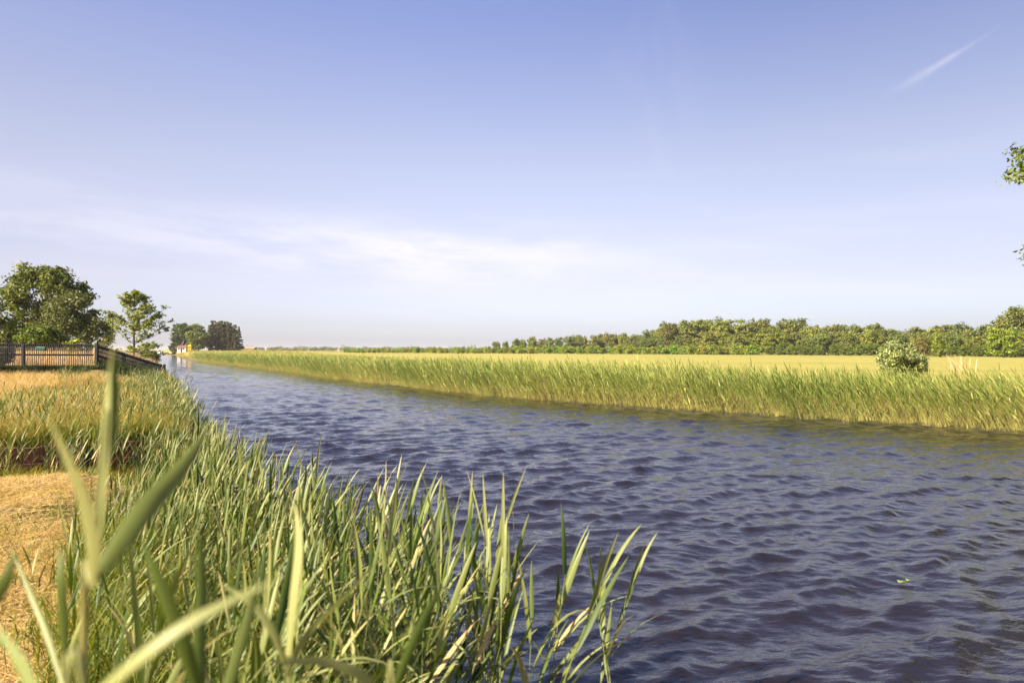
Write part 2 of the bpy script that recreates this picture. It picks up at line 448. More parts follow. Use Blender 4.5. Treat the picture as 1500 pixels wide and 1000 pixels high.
# ------------------------------------------------------------------ trees
def leaf_quads(pos, nrm, size, rg, aspect=.62):
    n = len(pos)
    nrm = nrm / (np.linalg.norm(nrm, axis=1)[:, None] + 1e-9)
    r = rg.normal(0, 1, (n, 3)); t = np.cross(nrm, r); t /= np.linalg.norm(t, axis=1)[:, None] + 1e-9
    b = np.cross(nrm, t); s = size[:, None]
    V = np.stack([pos - t * s, pos + b * s * aspect - nrm * s * .18, pos + t * s, pos - b * s * aspect - nrm * s * .18], 1).reshape(-1, 3)
    return V, np.arange(n * 4).reshape(-1, 4)

def crown_mesh(rg, centers, radii, per, leaf, flat=.75, bias=.6, up=.35, ttop=0.0):
    Vs, Qs, Ts, n = [], [], [], 0
    for c, r in zip(centers, radii):
        k = max(3, int(per * rg.uniform(.6, 1.4)))
        d = rg.normal(0, 1, (k, 3)); d /= np.linalg.norm(d, axis=1)[:, None]
        p = c + d * (rg.random((k, 1)) ** bias) * r * np.array([1, 1, flat])
        nr = d + rg.normal(0, .55, (k, 3)) + np.array([0, 0, up])
        V, Q = leaf_quads(p, nr, leaf * rg.uniform(.6, 1.25, k), rg)
        Vs.append(V); Qs.append(Q + n); n += len(V)
        t = np.clip(rg.normal(.45, .16) + rg.normal(0, .16, k), 0, 1)
        Ts.append(np.repeat(t, 4))
    return np.concatenate(Vs), np.concatenate(Qs), np.concatenate(Ts)

def lobe_points(rg, lobes, n, shell=.55):
    L = np.array(lobes, float); w = (L[:, 3] * L[:, 4] * L[:, 5]) ** (2 / 3); w /= w.sum()
    i = rg.choice(len(L), n, p=w); d = rg.normal(0, 1, (n, 3)); d /= np.linalg.norm(d, axis=1)[:, None]
    return L[i, :3] + d * L[i, 3:6] * (shell + (1 - shell) * rg.random((n, 1)) ** .7)

def limbs(mb, rg, base, top, r0, targets, sides=6, frac=(.25, .95), kid=.35):
    """a tapered trunk from base to top with limbs reaching towards the targets"""
    base = np.array(base, float); top = np.array(top, float)
    t = np.linspace(0, 1, 8); wob = rg.normal(0, .02, (8, 3)) * np.linalg.norm(top - base); wob[0] = 0; wob[:, 2] = 0
    P = base + (top - base) * t[:, None] + wob
    rad = r0 * (1 - .88 * t) ; rad[0] *= 1.35
    mb.tube(P, rad, sides)
    for q in targets:
        f = rg.uniform(*frac); f = min(f, max(frac[0], (q[2] - base[2]) / (top[2] - base[2] + 1e-6) * .8))
        a = base + (top - base) * f
        m = a * .45 + q * .55 + np.array([0, 0, -.10 * np.linalg.norm(q - a)])
        s = np.linspace(0, 1, 6)[:, None]
        B = (1 - s) ** 2 * a + 2 * s * (1 - s) * m + s ** 2 * q
        mb.tube(B, np.maximum(r0 * kid * (1 - f * .6) * (1 - .85 * s[:, 0]), .008), 5)

def make_tree(name, seed, lobes, h, r0, nclump, clump, per, leaf, top=None, shell=.5, bark='bark', nlimb=16, flat=.75, up=.35, leafmat='tree', bias=.6, frac=(.25, .95)):
    rg = R_(seed)
    root = empty(name)
    P = lobe_points(rg, lobes, nclump, shell)
    rr = clump * rg.uniform(.65, 1.35, nclump)
    V, Q, T = crown_mesh(rg, P, rr, per, leaf, flat, bias, up)
    V[:, 2] = np.maximum(V[:, 2], .05)
    mb = MB(); limbs(mb, rg, (0, 0, -.25), (rg.normal(0, .02) * h, rg.normal(0, .02) * h, h * .88 if top is None else top), r0, P[rg.choice(nclump, min(nlimb, nclump), replace=False)], frac=frac)
    mb.build('trunk', M[bark], root, True)
    link('crown', np_mesh('crown', V, Q, {'tint': T}, True), M[leafmat], root)
    return root

def crown_color(root, col):
    for c in root.children:
        if c.name.startswith('crown'): c.color = (*col, 1)

def place(root, px, d, scale=1.0, rz=0.0, dz=0.0, sx=None, x=None):
    X = gx(px, d) if x is None else x
    root.location = (X, d, float(gz(X, d)) + dz)
    root.rotation_euler = (0, 0, rz)
    root.scale = (scale, scale, scale) if sx is None else (sx, sx, scale)
    return root

def round_lobes(rg, h, w, n=6, low=.18):
    L = [(0, 0, h * .58, w * .36, w * .36, h * .34)]
    for i in range(n):
        a = rg.uniform(0, 6.28) ; r = w * rg.uniform(.18, .34); z = h * rg.uniform(low + .15, .82)
        L.append((r * math.cos(a), r * math.sin(a), z, w * rg.uniform(.15, .26), w * rg.uniform(.15, .26), h * rg.uniform(.12, .2)))
    return L

# ------------------------------------------------------------------ build: setting
build_ground()
build_water()
rg = R_(7)
WIND = math.pi * 0.93     # the way the far reeds lean (towards the photo's left)

# ---- reed belt along the far bank
far_t = []
for i in range(10):
    st, lv = reed_parts(rg, rg.uniform(1.55, 1.95), 8, 3, 2, .7, 3, 3, .015, .0065, .40)
    far_t.append(merge([st] + lv))
near_edge = []
def far_pos(n, y0, y1, w):
    y = rg.uniform(y0, y1, n) if y1 < 60 else y0 * (y1 / y0) ** rg.random(n)
    s = -0.35 + (w + .35) * rg.random(n) ** 1.25
    edge = 0.40 * vnoise(y * .9, y * .13, 9) + .22 * vnoise(y * 2.7, y * .4, 19)
    s = s + edge
    x = xR(y) + s / .84
    return np.stack([x, y, np.maximum(gz(x, y), -.35)], -1), s
P1, s1 = far_pos(8200, 11, 42, 3.4); P2, s2 = far_pos(5200, 42, 85, 3.2); P3, s3 = far_pos(4600, 85, 142, 3.5)
PP = np.concatenate([P1, P2, P3]); S = np.concatenate([s1, s2, s3]); n = len(PP)
patch = vnoise(PP[:, 0] * .5, PP[:, 1] * .5, 15)
hs = (np.interp(PP[:, 1], [12, 19, 26, 36, 140], [1.28, 1.42, 1.54, 1.56, 1.54]) * rg.normal(1, .105, n) + .10 * patch - PP[:, 2]) / 1.92
out_lean = .30 * np.exp(-np.clip(S + .3, 0, 9) / .6) + rg.normal(0, .12, n)       # outer stems sag over the water
lw = rg.normal(.17, .12, n) + .28 * (1 - ss((PP[:, 1] - 15) / 12))
lean = np.stack([np.cos(WIND) * lw - .70 * out_lean, np.sin(WIND) * lw - .70 * out_lean], -1)
tofs = .03 + .16 * patch + rg.normal(0, .05, n)
reed_far = scatter('reeds', far_t, PP, WIND + rg.normal(0, .6, n), hs, lean, M['far_reed'], rg, .13, tofs)
tag(reed_far, 'belt of pale green reeds lining the far bank of the canal', 'reeds', kind='stuff')
# old yellow stems at the foot of the belt
stub_t = [tuft(rg, 7, .75, .006, .10, .55, 2, .82, .12) for i in range(6)]
n = 1500
y = 11 * (142 / 11) ** rg.random(n); s = -0.45 + .9 * rg.random(n) + .40 * vnoise(y * .9, y * .13, 9) + .22 * vnoise(y * 2.7, y * .4, 19)
x = xR(y) + s / .84
stub = scatter('dry_reeds', stub_t, np.stack([x, y, np.maximum(gz(x, y), -.15)], -1), rg.uniform(0, 6.28, n), rg.uniform(.35, 1.1, n), np.stack([np.full(n, -.3), np.full(n, -.2)], -1) + rg.normal(0, .15, (n, 2)), M['far_reed'], rg, .08)
tag(stub, 'yellow dead reed stems at the waterline of the far bank', 'reeds', kind='stuff')
# tall meadow grass behind the reeds
mt = [tuft(rg, 9, .95, .006, .16, .5, 3, .5, .2, True) for i in range(8)]
n = 9000
y = 10 * (150 / 10) ** rg.random(n); s = 2.2 + 4.2 * rg.random(n) ** 1.6; x = xR(y) + s / .84
k = np.abs(x / y) < .86; x, y = x[k], y[k]; n = len(x)
g = scatter('meadow_grass', mt, np.stack([x, y, gz(x, y)], -1), rg.uniform(0, 6.28, n), rg.uniform(.5, .95, n), np.stack([rg.normal(-.12, .08, n), rg.normal(0, .08, n)], -1), M['meadow'], rg, .12)
tag(g, 'tall pale seeding grass between the far reeds and the field', 'grass', kind='stuff')
# rough grass on the far dyke
dt = [tuft(rg, 12, .5, .03, .5, .5, 2, .4, .2) for i in range(5)]
n = 3500
y = rg.uniform(138, 330, n); s = rg.uniform(.2, 34, n) ** 1.0; x = xR(y) + s / .84
g = scatter('dyke_grass', dt, np.stack([x, y, gz(x, y)], -1), rg.uniform(0, 6.28, n), rg.uniform(.5, 1.1, n), rg.normal(0, .1, (n, 2)), M['meadow'], rg, .15)
tag(g, 'short green grass on the mown bank below the far trees', 'grass', kind='stuff')

# ---- left bank beyond the slip: dry grass
vis = lambda x, y, m=.80: (x > -m * y - .4)
gt = [tuft(rg, 16, .50, .0038, .18, .85, 3, .55, .26, i % 2 == 0) for i in range(12)]
P = pts_in(rg, 8200, -27, -5.5, 11, 29.7, lambda x, y: vis(x, y) & (x < xL(y) - .3) & (y > wall_y(x) + .12) & (rg.random(len(x)) < np.clip(16 / y, 0, 1) ** 1.2 * np.clip(.8 + .8 * vnoise(x * 1.3, y * 1.3, 55), .15, 1)))
sl = (xL(P[:, 1]) - P[:, 0]) * .86; n = len(P)
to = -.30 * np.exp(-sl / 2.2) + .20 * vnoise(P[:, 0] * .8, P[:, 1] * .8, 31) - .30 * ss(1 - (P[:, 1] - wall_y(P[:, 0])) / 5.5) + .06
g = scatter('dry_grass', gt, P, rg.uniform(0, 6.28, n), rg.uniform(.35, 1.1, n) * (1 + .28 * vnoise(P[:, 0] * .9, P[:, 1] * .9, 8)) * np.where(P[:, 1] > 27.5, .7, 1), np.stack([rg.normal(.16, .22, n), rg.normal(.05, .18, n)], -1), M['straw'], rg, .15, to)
tag(g, 'golden dry grass on the terrace between the timber wall and the fence', 'grass', kind='stuff')
Pm = pts_in(rg, 1500, -24, -6, 11, 29, lambda x, y: vis(x, y) & (x < xL(y) - .4) & (y > wall_y(x) + .3) & (rg.random(len(x)) < np.clip(15 / y, 0, 1) * np.clip(.4 + vnoise(x * .9, y * .9, 61), 0, 1))); n = len(Pm)
g = scatter('green_weeds', [tuft(rg, 14, .42, .007, .2, .9, 3, .35, .25) for i in range(6)], Pm, rg.uniform(0, 6.28, n), rg.uniform(.5, 1.1, n), rg.normal(.05, .2, (n, 2)), M['weed'], rg, .2)
tag(g, 'patches of green weeds among the golden terrace grass', 'weeds', kind='stuff')
# low weeds growing over the wall's top edge
wt = [tuft(rg, 16, .30, .011, .14, .9, 2, .5, .25) for i in range(6)]
x = rg.uniform(-16, -5.9, 1700); y = wall_y(x) + rg.uniform(.0, 1.5, 1700) ** 1.5 + .1; k = x < xL(y) - .2; x, y = x[k], y[k]; n = len(x)
g = scatter('bank_weeds', wt, np.stack([x, y, gz(x, y)], -1), rg.uniform(0, 6.28, n), rg.uniform(.5, 1.2, n), rg.normal(0, .2, (n, 2)), M['weed'], rg, .15)
tag(g, 'yellow green weeds hanging over the top of the timber wall', 'weeds', kind='stuff')
x = rg.uniform(-13, -5.6, 1000); y = wall_y(x) - .12 - 2.3 * rg.random(1000); n = len(x)
g = scatter('slip_weeds', wt + [tuft(rg, 10, .55, .006, .12, .6, 3, .75, .2) for i in range(4)], np.stack([x, y, gz(x, y)], -1), rg.uniform(0, 6.28, n), rg.uniform(.3, .75, n), rg.normal(0, .2, (n, 2)), M['weed'], rg, .2, rg.normal(.1, .15, n))
tag(g, 'tangled yellow weeds in the ditch at the foot of the timber wall', 'weeds', kind='stuff')
# reeds on the left bank edge, up to the fence and beyond
mid_t = []
for i in range(8):
    st, lv = reed_parts(rg, rg.uniform(.8, 1.15), 7, 5, 2, .35, 3, 4, .0125, .0035)
    mid_t.append(merge([st] + lv))
def mid_test(x, y):
    s = (xL(y) - x) * .86
    ok = vis(x, y) & (s > -.25) & (s < 4.5) & (y > wall_y(x) - .1) & (y < 43.5)
    return ok & (rg.random(len(x)) < np.exp(-np.clip(s - .8, 0, 9) / .7))
P = pts_in(rg, 2300, -24, -4, 10.5, 43, mid_test); n = len(P)
Pb = pts_in(rg, 230, -20, -7, 10, 26, lambda x, y: vis(x, y) & (x < xL(y) - 2) & (y > wall_y(x) + .1) & (vnoise(x * .5, y * .5, 44) > -.1)); nb = len(Pb)
Pc = pts_in(rg, 90, -11, -5.5, 7, 12.5, lambda x, y: (y < wall_y(x) - .1) & (y > wall_y(x) - 2.2) & (x < xL(y)) & vis(x, y)); P = np.concatenate([P, Pb, Pc]); n = len(P)
g = scatter('bank_reeds', mid_t, P, rg.normal(.3, .9, n), np.clip((np.interp(P[:, 1], [8, 12, 13, 30, 43], [.85, 1.0, 1.25, 1.22, .75]) * rg.normal(1, .09, n) - P[:, 2]) / 1.1, np.where((np.arange(n) >= n - len(Pc) - len(Pb)) & (np.arange(n) < n - len(Pc)), .62, .42), 1.0) * rg.uniform(.85, 1.15, n), np.stack([rg.normal(.10, .13, n), rg.normal(.05, .12, n)], -1), M['reed'], rg, .08, rg.normal(0.02, .06, n))
tag(g, 'grey green reeds crowding the edge of the near bank up to the fence', 'reeds', kind='stuff')
# dark verge under the fence; the shade is painted into the leaf colour
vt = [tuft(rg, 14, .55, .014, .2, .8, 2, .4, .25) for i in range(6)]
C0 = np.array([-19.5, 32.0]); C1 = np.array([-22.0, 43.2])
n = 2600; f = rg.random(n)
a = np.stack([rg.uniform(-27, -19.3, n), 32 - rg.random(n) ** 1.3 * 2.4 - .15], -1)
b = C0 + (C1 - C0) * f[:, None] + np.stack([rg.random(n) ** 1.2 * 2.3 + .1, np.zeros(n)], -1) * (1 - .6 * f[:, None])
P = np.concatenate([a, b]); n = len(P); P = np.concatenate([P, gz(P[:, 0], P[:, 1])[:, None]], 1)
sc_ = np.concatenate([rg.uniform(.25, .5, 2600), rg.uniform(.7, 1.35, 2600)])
g = scatter('verge_shade_plants', vt, P, rg.uniform(0, 6.28, n), sc_, rg.normal(0, .15, (n, 2)), M['verge_shade'], rg, .15)
tag(g, 'nettles and grass along the foot of the fence, shade painted into their dark green', 'undergrowth', kind='stuff')
# rosy dry grass behind the fence
pt_ = [tuft(rg, 12, 1.15, .009, .3, .5, 3, .55, .2, True) for i in range(8)]
P = pts_in(rg, 2600, -46, -21, 34, 58, lambda x, y: (x > -.82 * y) & (x < xL(y) - .6) & ((x < C0[0] - .35) | (x < -22)) & ((y - 32) * -2.5 / 11.2 - 19.5 - .4 > x)); n = len(P)
g = scatter('tall_dry_grass', pt_, P, rg.uniform(0, 6.28, n), rg.uniform(.6, 1.05, n), np.stack([rg.normal(.1, .1, n), rg.normal(0, .1, n)], -1), M['pink_straw'], rg, .15)
tag(g, 'tall rosy dry grass behind the fence and round the slender tree', 'grass', kind='stuff')
# mown straw turf beside the camera
mg = [tuft(rg, 8, .085, .0030, .07, 1.8, 2, .62, .32) for i in range(8)]
lit = []
for i in range(6):
    parts = []
    for j in range(5):
        a = rg.uniform(0, 6.28); L = rg.uniform(.06, .20); t = np.linspace(-1, 1, 4); o = rg.normal(0, .06, 2)
        Pp = np.stack([o[0] + math.cos(a) * L * t, o[1] + math.sin(a) * L * t + .012 * t ** 2, .014 + .012 * rg.random() + .008 * t], -1)
        V, Q = ribbon(Pp, [.0024] * 4, np.tile([-math.sin(a), math.cos(a), .3], (4, 1))); parts.append((V, Q, np.full(len(V), np.clip(rg.normal(.85, .12), 0, 1))))
    lit.append(merge(parts))
P = pts_in(rg, 12500, -9.5, -1.6, 3.0, 10.2, lambda x, y: vis(x, y) & (x < -.38 * y + .3) & (y < wall_y(x) - 2.2) & (rg.random(len(x)) < np.clip(5 / y, 0, 1) * np.clip(.75 + .7 * vnoise(x * 2.2, y * 2.2, 77), .12, 1))); n = len(P)
g = scatter('mown_grass', mg + lit, P, rg.uniform(0, 6.28, n), rg.uniform(.6, 1.35, n), rg.normal(0, .25, (n, 2)), M['straw'], rg, .12, .26 * vnoise(P[:, 0] * 1.6, P[:, 1] * 1.6, 12) + .0)
tag(g, 'short mown golden grass with straw litter beside the near reeds', 'grass', kind='stuff')

P = pts_in(rg, 420, -9, -1.8, 3.2, 9.5, lambda x, y: vis(x, y) & (x < -.42 * y + .3) & (y < wall_y(x) - 2.2) & (vnoise(x * 1.1, y * 1.1, 83) > .05)); n = len(P)
g = scatter('regrowth', [tuft(rg, 9, .13, .0032, .08, 1.2, 2, .25, .25) for i in range(5)], P, rg.uniform(0, 6.28, n), rg.uniform(.5, 1.2, n), rg.normal(0, .2, (n, 2)), M['weed'], rg, .2)
tag(g, 'green regrowth coming through the mown golden grass', 'grass', kind='stuff')
# ---- near reed bed: the nearest 300 plants are things, the mass behind them is one object
rg = R_(99)
near_raw = [reed_parts(rg, rg.uniform(1.0, 1.4), int(rg.integers(6, 9)), 8, 3, .30, 6, 8, .0128, .0038, .26, 1.3) for i in range(10)]
near_t = [merge([s] + l) for s, l in near_raw]
def inner(y): return -np.interp(y, [1, 3, 4, 5, 6, 7, 8, 9, 12], [.72, 2.3, 2.85, 3.4, 3.9, 4.3, 4.5, 4.75, 6.8])
def near_test(x, y):
    out = np.interp(y, [1.2, 2.2, 3.0, 3.6, 4.3], [-.3, -.08, .10, .22, 9])
    s = (xL(y) - x) * .86 + np.where(y < 4.2, .5, 0)
    dens = np.interp(y, [1, 2.5, 4, 5], [.20, .34, .62, 1.0]) * np.where(s < .25, .7, 1.0) * np.clip((x - inner(y)) / .9, .12, 1) * np.where((y < 4.4) & (x > -.13 * y), .32, 1) * np.where((y < 2.4) & (x > -.30 * y), .0, 1)
    return (x > inner(y)) & (s > -.35) & (x < out) & (y < wall_y(x) - .5) & (rg.random(len(x)) < dens)
P = pts_in(rg, 900, -8, 2, 1.15, 12, near_test)
P[:, 2] = np.maximum(P[:, 2], -.25)
P = P[np.argsort(P[:, 1])]
hs = np.clip((np.interp(P[:, 1], [1.2, 2, 3, 4.5, 6.5, 9, 12], [1.76, 1.54, 1.30, 1.09, 1.01, .98, .90]) * rg.normal(1, .09, len(P)) - P[:, 2]) / 1.32, .45, 1.1)
yaw = rg.normal(.2, .9, len(P)); ln = np.stack([rg.normal(.10, .11, len(P)), rg.normal(.06, .10, len(P))], -1)
NI = 300
g = scatter('reed_bed', near_t, P[NI:], yaw[NI:], hs[NI:], ln[NI:], M['reed'], rg, .13)
tag(g, 'thick stand of green reeds along the near water edge', 'reeds', kind='stuff')
# undergrowth of yellow grass between the stems
ug = [tuft(rg, 12, .55, .005, .15, .7, 3, .45, .25) for i in range(8)]
Pu = pts_in(rg, 2200, -9, 1, 2.6, 11, lambda x, y: (x > inner(y) - .1) & (rg.random(len(x)) < np.clip((x - inner(y)) / .9, .05, 1)) & (x < xL(y) - .05) & (x < np.interp(y, [2.2, 3, 3.6, 4.4], [-.5, -.2, .2, 9])) & (y < wall_y(x) - .6)); n = len(Pu)
g = scatter('undergrowth', ug, Pu, rg.uniform(0, 6.28, n), rg.uniform(.5, 1.2, n), rg.normal(.1, .2, (n, 2)), M['weed'], rg, .2, rg.normal(-.12, .15, n))
tag(g, 'yellow green grass growing between the near reed stems', 'undergrowth', kind='stuff')
PARTS = 70
proto_p, proto_s = [], []
for k in range(8):
    st, lv = near_raw[k]
    root = empty('reed')
    link('stem', np_mesh('stem', st[0], st[1], {'tint': st[2]}), M['reed'], root)
    for v, q, t in lv: link('leaf', np_mesh('leaf', v, q, {'tint': t}), M['reed'], root)
    proto_p.append(root)
    v, q, t = near_t[k]
    proto_s.append(link('reed', np_mesh('reed', v, q, {'tint': t}), M['reed']))
usedp, useds = set(), set()
for i in range(NI):
    k = int(rg.integers(0, 8))
    pool, used = (proto_p, usedp) if i < PARTS else (proto_s, useds)
    if k in used: o = copy_tree(pool[k])
    else: o = pool[k]; used.add(k)
    o.location = tuple(P[i]); s = hs[i]
    o.scale = (s, s, s)
    o.rotation_euler = Euler((-ln[i, 1] , ln[i, 0], yaw[i]), 'XYZ')
    tag(o, 'green reed with long narrow leaves standing in the near reed bed', 'reed', 'reeds of the near bed')

# ---- the few large reeds right in front of the lens, each with its own shape
def spline(K, n):
    K = np.asarray(K, float); m = len(K); t = np.linspace(0, m - 1, n); out = []
    for u in t:
        i = min(int(u), m - 2); f = u - i
        p0, p1, p2, p3 = K[max(i - 1, 0)], K[i], K[i + 1], K[min(i + 2, m - 1)]
        out.append(.5 * (2 * p1 + (p2 - p0) * f + (2 * p0 - 5 * p1 + 4 * p2 - p3) * f ** 2 + (3 * p1 - p0 - 3 * p2 + p3) * f ** 3))
    return np.array(out)

def big_leaf(root, pts, wmm, tint, twist=(0.2, .6), fold=.3, n=18):
    """pts: surveyed points (x,y,z) from sheath to tip; wmm: half widths in mm at those points"""
    P = spline(pts, n); W = np.interp(np.linspace(0, 1, n), np.linspace(0, 1, len(wmm)), wmm) / 1000
    d = np.gradient(P, axis=0); d /= np.linalg.norm(d, axis=1)[:, None]
    s0 = np.cross(d, np.array([0, 1.0, 0])); s0 /= np.linalg.norm(s0, axis=1)[:, None] + 1e-9
    a = np.linspace(twist[0], twist[1], n)[:, None]
    side = np.cos(a) * s0 + np.sin(a) * np.cross(d, s0)
    V, Q = ribbon(P - np.array(root.location), W, side, fold, 3)
    T = np.full(len(V), tint) + .06 * np.repeat(np.linspace(0, 1, n), 3)
    link('leaf', np_mesh('leaf', V, Q, {'tint': np.clip(T, 0, 1)}), M['reed'], root)

def big_reed(label, stem_pts, leaves, r=.0042):
    b = stem_pts[0]
    gx0, gy0 = b[0], b[1]
    root = empty('reed', (gx0, gy0, float(gz(gx0, gy0))))
    K = [np.array([gx0, gy0, float(gz(gx0, gy0)) - .03])] + [np.array(p) for p in stem_pts[1:]]
    S = spline(K, 22)
    V, Q = tube(S - np.array(root.location), np.linspace(r, r * .55, 22), 8)
    link('stem', np_mesh('stem', V, Q, {'tint': np.repeat(np.linspace(.8, .6, 22), 8)}), M['reed'], root)
    for a in leaves: big_leaf(root, *a)
    return tag(root, label, 'reed', 'large reeds in front of the lens')

big_reed('tallest blurred reed at the left, its three split leaves reaching above the fence',
    [at(118, 1350, .80), at(122, 1000, .78), at(135, 850, .74), at(148, 700, .73), at(157, 600, .73)],
    [([at(136, 860, .74), at(146, 720, .73), at(155, 600, .73), at(164, 515, .72), at(180, 400, .66)], [4, 7.5, 8.5, 6.0, 1.2, .5, .3], .64, (-.6, -.4), .2),
     ([at(134, 855, .74), at(128, 790, .70), at(112, 725, .66), at(90, 665, .63), at(68, 608, .61)], [4, 15, 15, 10, .4], .62, (-.3, -.7), .35),
     ([at(137, 850, .74), at(168, 805, .76), at(215, 742, .80), at(262, 690, .85), at(306, 628, .90)], [3, 10, 13, 11, .4], .38, (.1, .5), .35),
     ([at(150, 690, .73), at(160, 640, .74), at(167, 575, .76), at(168, 510, .77)], [3, 6, 6, .4], .12, (.5, .8), .3)])
big_reed('blurred reed at the lower left with a pale leaf slanting up to the right',
    [at(40, 1500, .60), at(90, 1180, .58), at(128, 1030, .57)],
    [([at(128, 1030, .57), at(200, 965, .56), at(285, 905, .57), at(405, 848, .60)], [4, 6, 5.5, .4], .60, (-.5, -.8), .3),
     ([at(110, 1100, .58), at(60, 1040, .6), at(25, 965, .66), at(-5, 915, .7)], [4, 7, 6, .4], .40, (.2, .6), .3)])
big_reed('dark green reed blade rising beside the blurred pale leaf at the bottom',
    [at(330, 1350, 1.0), at(315, 1120, .98), at(296, 1030, .96)],
    [([at(296, 1030, .96), at(268, 945, .94), at(236, 860, .93), at(207, 792, .93)], [6, 11, 9, .4], .16, (.3, .1), .35),
     ([at(300, 1040, .96), at(292, 960, .97), at(296, 860, 1.0), at(293, 775, 1.02)], [6, 9, 8, .4], .22, (.5, .7), .35),
     ([at(310, 1090, .97), at(335, 1000, 1.0), at(365, 900, 1.06), at(384, 820, 1.1)], [5, 8, 7, .4], .36, (.2, .6), .3)])
big_reed('pale broad reed blade upright at the centre of the near bed',
    [at(420, 1300, 1.25), at(424, 1060, 1.22), at(420, 960, 1.2)],
    [([at(420, 960, 1.2), at(428, 880, 1.2), at(436, 800, 1.22), at(432, 738, 1.25)], [6, 11, 10, .4], .66, (-.6, -.4), .3),
     ([at(421, 990, 1.21), at(450, 930, 1.22), at(500, 880, 1.28), at(560, 815, 1.35)], [4, 8, 7, .4], .55, (.4, .9), .3),
     ([at(420, 980, 1.21), at(400, 925, 1.2), at(365, 880, 1.2), at(318, 852, 1.2)], [4, 7, 6, .4], .60, (.2, 1.), .3)])
big_reed('dark reed blade leaning right over the water edge at the bottom',
    [at(560, 1250, 1.15), at(568, 1060, 1.12), at(578, 1010, 1.1)],
    [([at(578, 1010, 1.1), at(602, 950, 1.1), at(628, 895, 1.12), at(655, 850, 1.15)], [5, 9, 8, .4], .15, (.2, .4), .35),
     ([at(573, 1040, 1.1), at(530, 990, 1.08), at(470, 968, 1.05), at(400, 972, 1.0)], [4, 8, 7, .4], .55, (.4, .7), .3)])
big_reed('thin reed at the left edge of the picture with its tip curving in',
    [at(-60, 1300, .80), at(-45, 1050, .78), at(-30, 930, .76)],
    [([at(-30, 930, .76), at(-10, 880, .75), at(8, 848, .75), at(22, 808, .76)], [4, 8, 7, .4], .22, (.2, .3), .3),
     ([at(-40, 1010, .77), at(0, 935, .82), at(30, 975, .86), at(55, 1040, .9)], [4, 8, 7, .4], .40, (.4, .9), .3)])
big_reed('slender green reed standing clear of the straw turf at the left',
    [at(92, 1250, 1.15), at(92, 1050, 1.12), at(95, 960, 1.1)],
    [([at(95, 960, 1.1), at(92, 905, 1.1), at(89, 850, 1.1), at(86, 800, 1.12)], [5, 8, 7, .4], .22, (.3, .1), .3),
     ([at(93, 1010, 1.1), at(70, 935, 1.15), at(45, 870, 1.2), at(16, 800, 1.25)], [3, 5, 4.5, .4], .45, (.3, .6), .3)])

# ---- timber wall of the slip
root = empty('retaining_wall', (-5.9, 12.9, 0))
tag(root, 'low weathered reddish timber wall holding the grassy terrace', 'retaining wall')
wd = np.array([-1.0, -0.63]) / math.hypot(1, .63)
mbk = rg
for k in range(34):
    w = .30; a = wd * (k * .31); b = wd * (k * .31 + w)
    top = .66 + rg.normal(0, .012) + 0.0
    m = MB().prism((a[0], a[1], (top - .5) / 2), (b[0], b[1], (top - .5) / 2), .05 + rg.uniform(0, .012), top + .5)
    m.build('plank', M['wallwood'], root, bevel=.006)
cd = np.array([-.475, .88])
for k in range(10):
    a = cd * (k * .31 + .04); b = cd * (k * .31 + .34)
    MB().prism((a[0], a[1], .03), (b[0], b[1], .03), .05, 1.2 + rg.normal(0, .02)).build('plank', M['wallwood'], root, bevel=.006)
for k in range(6):
    a = wd * (k * 1.85) + np.array([.05, -.08])
    MB().tube([(a[0], a[1], -.6), (a[0], a[1], .1), (a[0], a[1], .62 + rg.normal(0, .02))], [.07, .07, .065], 10).build('post', M['darkwood'], root, True)
a = np.array([.02, -.052]); b = wd * 10.4 + a
MB().prism((a[0], a[1], .34), (b[0], b[1], .34), .045, .09).build('rail', M['wallwood'], root)

